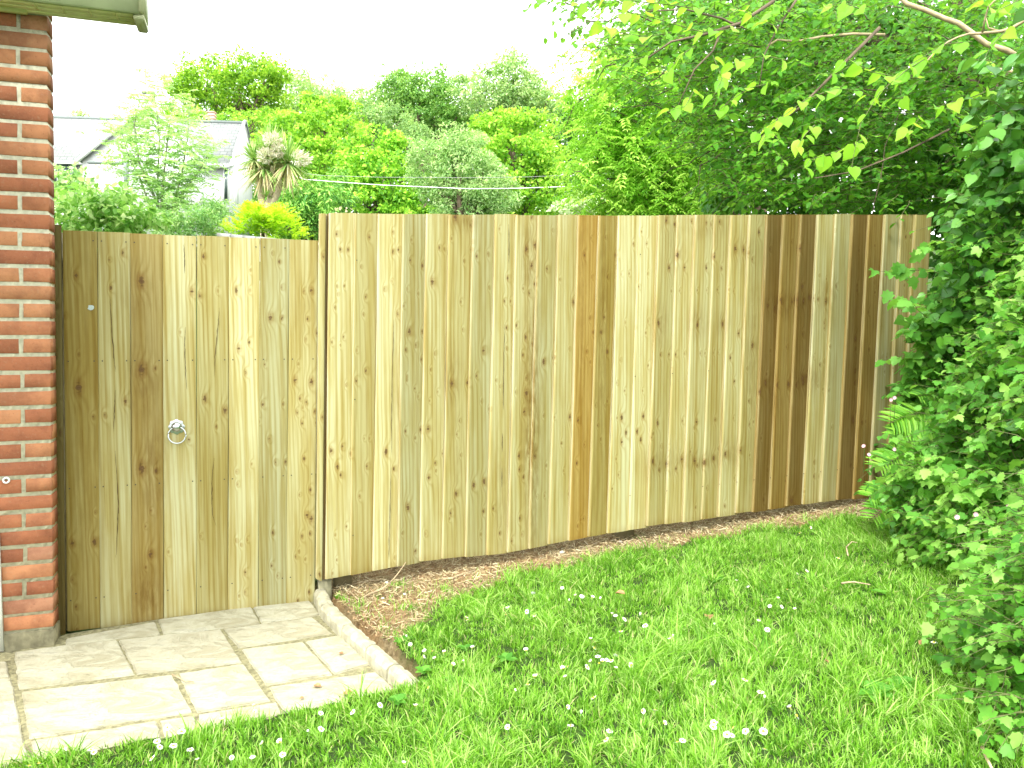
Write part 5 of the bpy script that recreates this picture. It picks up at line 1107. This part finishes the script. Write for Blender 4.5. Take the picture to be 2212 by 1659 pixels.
for (xy, D_, lab) in camp:
    p = U(*c4(*xy), D_-.22); root = empty('campion', p, lab, 'wildflower', 'campions flowering in the bank'); d = (Vector((0, 0, CAMH))-p).normalized()+Vector((random.gauss(0, .4), 0, random.gauss(.1, .4))); d.normalize(); sd_ = d.cross(Vector((0, 0, 1))).normalized(); uu = sd_.cross(d)
    mb = MB(); r = .0105
    for k in range(5):
        a = 2*math.pi*k/5; e = sd_*math.cos(a)+uu*math.sin(a); f_ = d.cross(e)
        mb.add([p, p+e*r*.5+f_*r*.35, p+e*r+f_*r*.42+d*.002, p+e*r*.8, p+e*r-f_*r*.42+d*.002, p+e*r*.5-f_*r*.35], [(0, 1, 2, 3, 4, 5)])
    mb.build('petals', M['pink'], root); mb = MB(); mb.tube([p-d*.001, p-d*.008, p-d*.016], .0035, .002, n=7); mb.build('calyx', M['calyx'], root)
    mb = MB(); mb.tube(curve3(p-d*.015, p+Vector((.05, .10, -.16)), sag=-.02), .0011, .0016, n=4); mb.build('stem', M['stem'], root)

# ------------------------------------------------------------------ DAISIES
M['white'] = simple('daisy_petal', (.86, .86, .84), .6, var=.02); M['yolk'] = simple('daisy_centre', (.62, .46, .04), .7, var=.15, scale=200)
def crop(x0, y0, s, t): return [(x0+float(w.split(',')[0])*s, y0+float(w.split(',')[1])*s) for w in t.split()]
DA = crop(658, 1152, .372, '''595,600 615,650 695,680 745,685 690,720 755,728 812,690 925,742 860,762 720,897 643,1003 280,1038 92,1050 25,1147 95,1137 437,998 575,1335 1180,1130 1227,915 1285,680 1335,480 1290,455 1178,430 940,487 945,503
 1440,280 1488,282 1495,317 1327,347 1535,390 1572,362 1610,367 1672,373 1715,380 1785,468 1805,478 1857,500 1955,470 1978,537 1835,570 1660,615 1680,667 1703,716 1805,708 1730,742 1752,738 1778,742 1783,757 1710,757 1662,745 1640,777 1805,785 1895,766
 1500,785 1530,775 1515,835 1338,833 1295,880 1680,955 1525,1010 1605,1045 1960,1030 2035,1028 2088,1102 1770,1150 1752,1200 2165,1215 2195,1205 2140,600 2098,632 1545,1117 975,665 1168,475''')
DB = crop(1426, 1097, .355, '''333,712 60,800 718,552 740,602 820,618 670,602 600,685 652,742 515,1048 610,1122 635,1155 790,1215 828,1265 328,1308 322,1335 447,1340 520,1360 407,1380 435,1385 628,1360 108,1425 142,1415 635,1470 888,388 832,402 465,445 538,485 850,155 912,120 1083,307 478,390 325,1065 773,497 1665,820''')
DC = crop(0, 1097, .4216, '''340,1243 465,1240 480,1253 200,1312 150,1325 858,1125 930,1147 805,1197 818,1225 888,1220 975,1240 780,1283 1010,1293 1188,1283 1293,1278 1345,1207 1433,1200 1448,1265 1303,1045 1300,1013 1138,1085 1643,1133 1583,1140 2065,1310 1945,1010''')
pts = []
for p in DA+DB+DC:
    if all((p[0]-q[0])**2+(p[1]-q[1])**2 > 36 for q in pts): pts.append(p)
random.seed(91)
def daisy_mesh(kind):
    n = 22; mb = MB(); R_ = .0115
    for k in range(n):
        a = 2*math.pi*k/n+random.gauss(0, .04); e = Vector((math.cos(a), math.sin(a), 0)); f_ = Vector((-math.sin(a), math.cos(a), 0)); r = R_*random.uniform(.88, 1.05); up_ = {'open': .10, 'cup': .75, 'shut': 1.9}[kind]+random.gauss(0, .06); z = math.sin(min(up_, 1.35))*r; rr = math.cos(min(up_, 1.35))*r
        w = .0014; mb.add([e*.0025-f_*w*.5, e*(.0025+rr*.6)-f_*w+Vector((0, 0, z*.55)), e*(.0025+rr)-f_*w*.5+Vector((0, 0, z)), e*(.0025+rr)+f_*w*.5+Vector((0, 0, z)), e*(.0025+rr*.6)+f_*w+Vector((0, 0, z*.55)), e*.0025+f_*w*.5], [(0, 1, 2, 3, 4, 5)])
    return mb
def mesh_only(mb, nm, m):
    o = mb.build(nm, m); me = o.data; bpy.data.objects.remove(o); return me
PM = {k: mesh_only(daisy_mesh(k), 'petals', M['white']) for k in ('open', 'cup', 'shut')}
mb = MB(); prof = [(.0040, .0003), (.0036, .0018), (.0020, .0028), (.0004, .0031)]; vs = [(r*math.cos(a), r*math.sin(a), h) for r, h in prof for a in [2*math.pi*k/10 for k in range(10)]]
mb.add(vs, [(i*10+k, i*10+(k+1) % 10, (i+1)*10+(k+1) % 10, (i+1)*10+k) for i in range(3) for k in range(10)]+[(30,31,32,33,34,35,36,37,38,39)]); CM = mesh_only(mb, 'flower_centre', M['yolk'])
mb = MB(); mb.tube([(0, 0, 0), (.002, .002, -.02), (.001, -.002, -.05), (0, 0, -.08)], .0011, .0013, n=5); SM = mesh_only(mb, 'stem', M['stem'])
def dlabel(x, y):
    if y < 1240: return 'tiny white daisy far back in the lawn towards the fence'
    if x < 880 and y > 1330 and y < 1470: return 'white daisy among leaf rosettes beside the edging stones' if x > 850 else 'white daisy growing beside the edging'
    if x < 620: return 'white daisy at the grass fringe along the lower left paving slabs'
    if x < 1020: return 'white daisy in the lawn near the paving corner'
    if 1255 < x < 1345 and 1400 < y < 1460: return 'white daisy in the dense cluster in the middle of the lawn'
    if y > 1560: return 'white daisy in the long grass at the bottom edge of the lawn'
    if 1440 < x < 1560 and 1340 < y < 1410: return 'white daisy in the second cluster right of the dense one'
    if y < 1330: return 'small white daisy in the back half of the lawn'
    if x > 1560: return 'white daisy scattered thinly at the right of the lawn'
    return 'white daisy scattered in the open middle of the lawn'
for (x, y) in pts:
    h = random.uniform(.040, .062) if y > 1350 else random.uniform(.035, .05); p = on_ground(x, y, h); kind = random.choices(['open', 'cup', 'shut'], [.6, .3, .1])[0]
    root = empty('daisy', p, dlabel(x, y), 'daisy', 'daisies in the lawn'); tilt = (random.gauss(.35, .35), random.gauss(0, .35), random.uniform(0, 6.28)); sc = random.uniform(.62, .92)
    for nm, me in (('petals', PM[kind]), ('flower_centre', CM), ('stem', SM)):
        if nm == 'flower_centre' and kind == 'shut': continue
        o = bpy.data.objects.new(nm, me); link(o, root); o.rotation_euler = tilt if nm != 'stem' else (0, 0, random.uniform(0, 6)); o.scale = (sc,)*3 if nm != 'flower_centre' else (sc*1.35, sc*1.35, sc*1.6)
# ------------------------------------------------------------------ WEEDS, STRAW, TWIGS, STONES
random.seed(101)
def rosette(x, y, n, L, label, m='bramble', shape='oval'):
    p = on_ground(x, y, .022); root = None; lm = LM()
    for k in range(n):
        a = 2*math.pi*k/n+random.gauss(0, .2); d = Vector((math.cos(a), math.sin(a), random.uniform(.1, .45))); lm.add(tuple(p), tuple(d), (-d.x*.4, -d.y*.4, 1), L*.62*random.uniform(.7, 1.1), shape, [random.uniform(0, .6)])
    o = lm.build('weed_rosette', M[m]); tag(o, label, 'weed', 'broad leaved weeds in the lawn')
for i, (x, y, n, L, lab) in enumerate([(870,1385,9,.08,'broad leaved weed rosette between daisies at the soil edge'),(985,1475,8,.11,'large dandelion rosette near the kerb end'),(915,1450,7,.07,'small rosette against the last edging stone'),(860,1515,7,.08,'pale rosette in front of the paving corner'),
      (1540,1255,4,.10,'single broad pale leaf plant in the back of the lawn'),(1890,1500,6,.12,'pale toothed rosette right of the lawn middle'),(1940,1480,5,.10,'rosette near the bank foot'),(1095,1425,6,.08,'flat pale rosette left of the dense daisies'),(1900,1280,6,.07,'rosette at the shaded foot of the bank'),(1005,1400,6,.06,'rosette above the large dandelion')]): rosette(x, y, n, L, lab, 'bramble' if i % 2 else 'elder', 'oval' if i != 1 else 'lance')
M['straw'] = leafmat('dry_straw', [(.14, .09, .045), (.32, .24, .12), (.46, .38, .21), (.60, .53, .36)], trans=.05, rough=.9)
V, RN = [], []; k = 0; n_ = 0
while n_ < 14000 and k < 90000:
    k += 1; x = random.uniform(-1.1, 2.9); y = random.uniform(3.0, 5.4)
    if not in_poly(np.array([x]), np.array([y]), DIRT_W)[0]: continue
    z = G(x, y)+.010+random.uniform(0, .02); L = random.uniform(.01, .05)*(1.6 if random.random() < .1 else 1); a = random.uniform(0, 6.28); e = Vector((math.cos(a), math.sin(a), random.gauss(0, .3)))*L; w = Vector((-math.sin(a), math.cos(a), random.gauss(0, .5)))*random.uniform(.0007, .0018); p = Vector((x, y, z))
    V += [p-e*.5-w, p-e*.5+w, p+e*.5+w*.6, p+e*.5-w*.6]; RN.append(random.random()); n_ += 1
o = mesh_np('straw_litter', np.array([tuple(v) for v in V]), np.arange(len(V)), np.full(len(RN), 4), M['straw'], face_attr={'rnd': RN}); tag(o, 'dry straw and root litter over the bare soil under the fence', 'litter', kind='stuff')
def litter_stuff(name, n, rr, m, label):
    mb = MB(); k = 0
    while k < n:
        x = random.uniform(-1.0, 2.7); y = random.uniform(3.2, 5.3)
        if not in_poly(np.array([x]), np.array([y]), DIRT_W)[0]: continue
        k += 1; r = random.uniform(*rr); c = Vector((x, y, G(x, y)+.006)); v = [c+Vector((random.uniform(.6, 1)*r*math.cos(a), random.uniform(.6, 1)*r*math.sin(a), 0)) for a in [i*math.pi*2/6 for i in range(6)]]
        v2 = [c+(q-c)*.55+Vector((0, 0, r*random.uniform(.5, .9))) for q in v]; mb.add(v+v2, [(i, (i+1) % 6, 6+(i+1) % 6, 6+i) for i in range(6)]+[tuple(range(6, 12))])
    tag(mb.build(name, m), label, 'soil', kind='stuff')
litter_stuff('soil_crumbs', 2600, (.004, .014), simple('soil_crumb', (.24, .155, .08), .95, scale=40, var=.4), 'crumbs and small clods of reddish soil below the fence')
def twig(l, r, label, name='dry_twig', m=None, h=.02, hh=None, extra=()):
    P = [on_ground(x, y, (hh[i] if hh else h)) for i, (x, y) in enumerate(l)]; mb = MB(); mb.tube(P, r, r*.6, n=6)
    for e in extra: mb.tube([on_ground(x, y, h+.01) for x, y in e], r*.7, r*.3, n=5)
    o = mb.build(name, m or M['palebark'], smooth=True); tag(o, label, 'twig', 'dry twigs on the ground')
c6 = lambda *l: [(658+l[i]*.372, 1152+l[i+1]*.372) for i in range(0, len(l), 2)]
twig(c6(225,290,300,292,360,278,470,268), .0045, 'dry twig lying flat below the first fence board')
twig(c6(315,388,370,355,450,325,520,262,560,210,600,150,640,105), .0038, 'thin forked twig leaning up against the third board', hh=[.02,.03,.04,.07,.10,.12,.13], extra=(c6(315,388,270,345,210,310),))
twig(c6(780,265,850,262,920,235,990,215), .0065, 'thickest pale twig on the soil under the seventh board')
twig(c6(1090,230,1150,215,1210,198), .006, 'pale stick on the soil just right of the thickest twig')
twig(c6(970,150,965,110,950,75,940,45), .002, 'fine upright twig leaning on the sixth board', hh=[.02,.06,.10,.13])
twig([(1818,1260),(1830,1258),(1845,1257),(1880,1263)], .005, 'curved pale twig lying on the lawn right of centre', h=.055)
twig([(1832,1200),(1828,1182),(1840,1170),(1852,1172)], .004, 'hooked pale twig at the back of the lawn', h=.045)
twig([(2122,1615),(2130,1635),(2145,1665)], .006, 'short thick twig in the lower right corner', h=.04)
twig([(1860,1128),(1900,1130),(1925,1136)], .005, 'brown stick at the foot of the bank by the fence end', m=M['bark'])
twig([(372,1457),(385,1463),(400,1471),(418,1473)], .0035, 'pale curved splinter lying on the paving joint', h=.045, name='dry_twig')
M['dry'] = simple('dead_leaf', (.30, .17, .08), .8, scale=60, var=.35)
for x, y, L, lab in ((678,1479,.035,'reddish dead leaf on the corner slab'),(740,1497,.045,'larger brown dead leaf on the corner slab'),(657,1506,.02,'small brown leaf scrap on the corner slab'),(740,1413,.025,'brown leaf on the small slab by the kerb'),(1350,1283,.05,'orange brown dead leaf standing in the lawn'),(1533,1337,.06,'light brown dead leaf patch in the lawn behind the second daisy cluster'),(1785,1425,.02,'dark dead leaf scrap in the lawn right of centre'),(1985,1392,.04,'brown dead leaf at the right of the lawn')):
    p = on_ground(x, y, .042 if x < 800 or y < 0 else .05); lm = LM(); lm.add(tuple(p), (random.gauss(0, 1), random.gauss(0, 1), .1), (0, -.2, 1), L, 'oval', [.5]); o = lm.build('dead_leaf', M['dry']); tag(o, lab, 'leaf', 'dead leaves on the ground')
M['stone'] = simple('pale_pebble', (.62, .60, .55), .8, var=.1)
for x, y, r, lab in ((835,1258,.009,'white pebble on the soil below the third board'),(875,1283,.008,'white pebble lower on the bare soil'),(827,1292,.007,'small pebble nearest the kerb on bare soil'),(1214,1193,.014,'flat pale stone at the foot of the eighth board'),(1340,1170,.010,'pale stone lying in front of the orange boards')):
    p = on_ground(x, y, .012); bm = bmesh.new(); bmesh.ops.create_icosphere(bm, subdivisions=2, radius=r)
    for v in bm.verts: v.co = Vector((v.co.x*1.2, v.co.y, v.co.z*.6))*(1+.18*mnoise.noise(v.co*90+Vector((x, y, 0))))
    me = bpy.data.meshes.new('pebble'); bm.to_mesh(me); bm.free(); me.materials.append(M['stone']); o = link(bpy.data.objects.new('pebble', me)); o.location = p; tag(o, lab, 'pebble', 'pale pebbles on the soil')
# pale twig tip showing over the fence
lm, mb = LM(), MB(); root = empty('flowering_twig', U(741, 462, 5.2), 'pale leafy twig tips peeping over the fence corner', 'twig')
for x in (722, 733, 744, 756): pp = L3([(x, 480), (x+2, 462), (x+4, 448)], 5.2, 5.2); spray(lm, mb, pp, .03, 7, 'oval', r=.0015, rnd=(.5, 1))
lm.build('leaves', leafmat('pale_pink_leaf', [(.4, .42, .2), (.6, .5, .36), (.75, .62, .5)]), root); mb.build('stem', M['twig'], root)
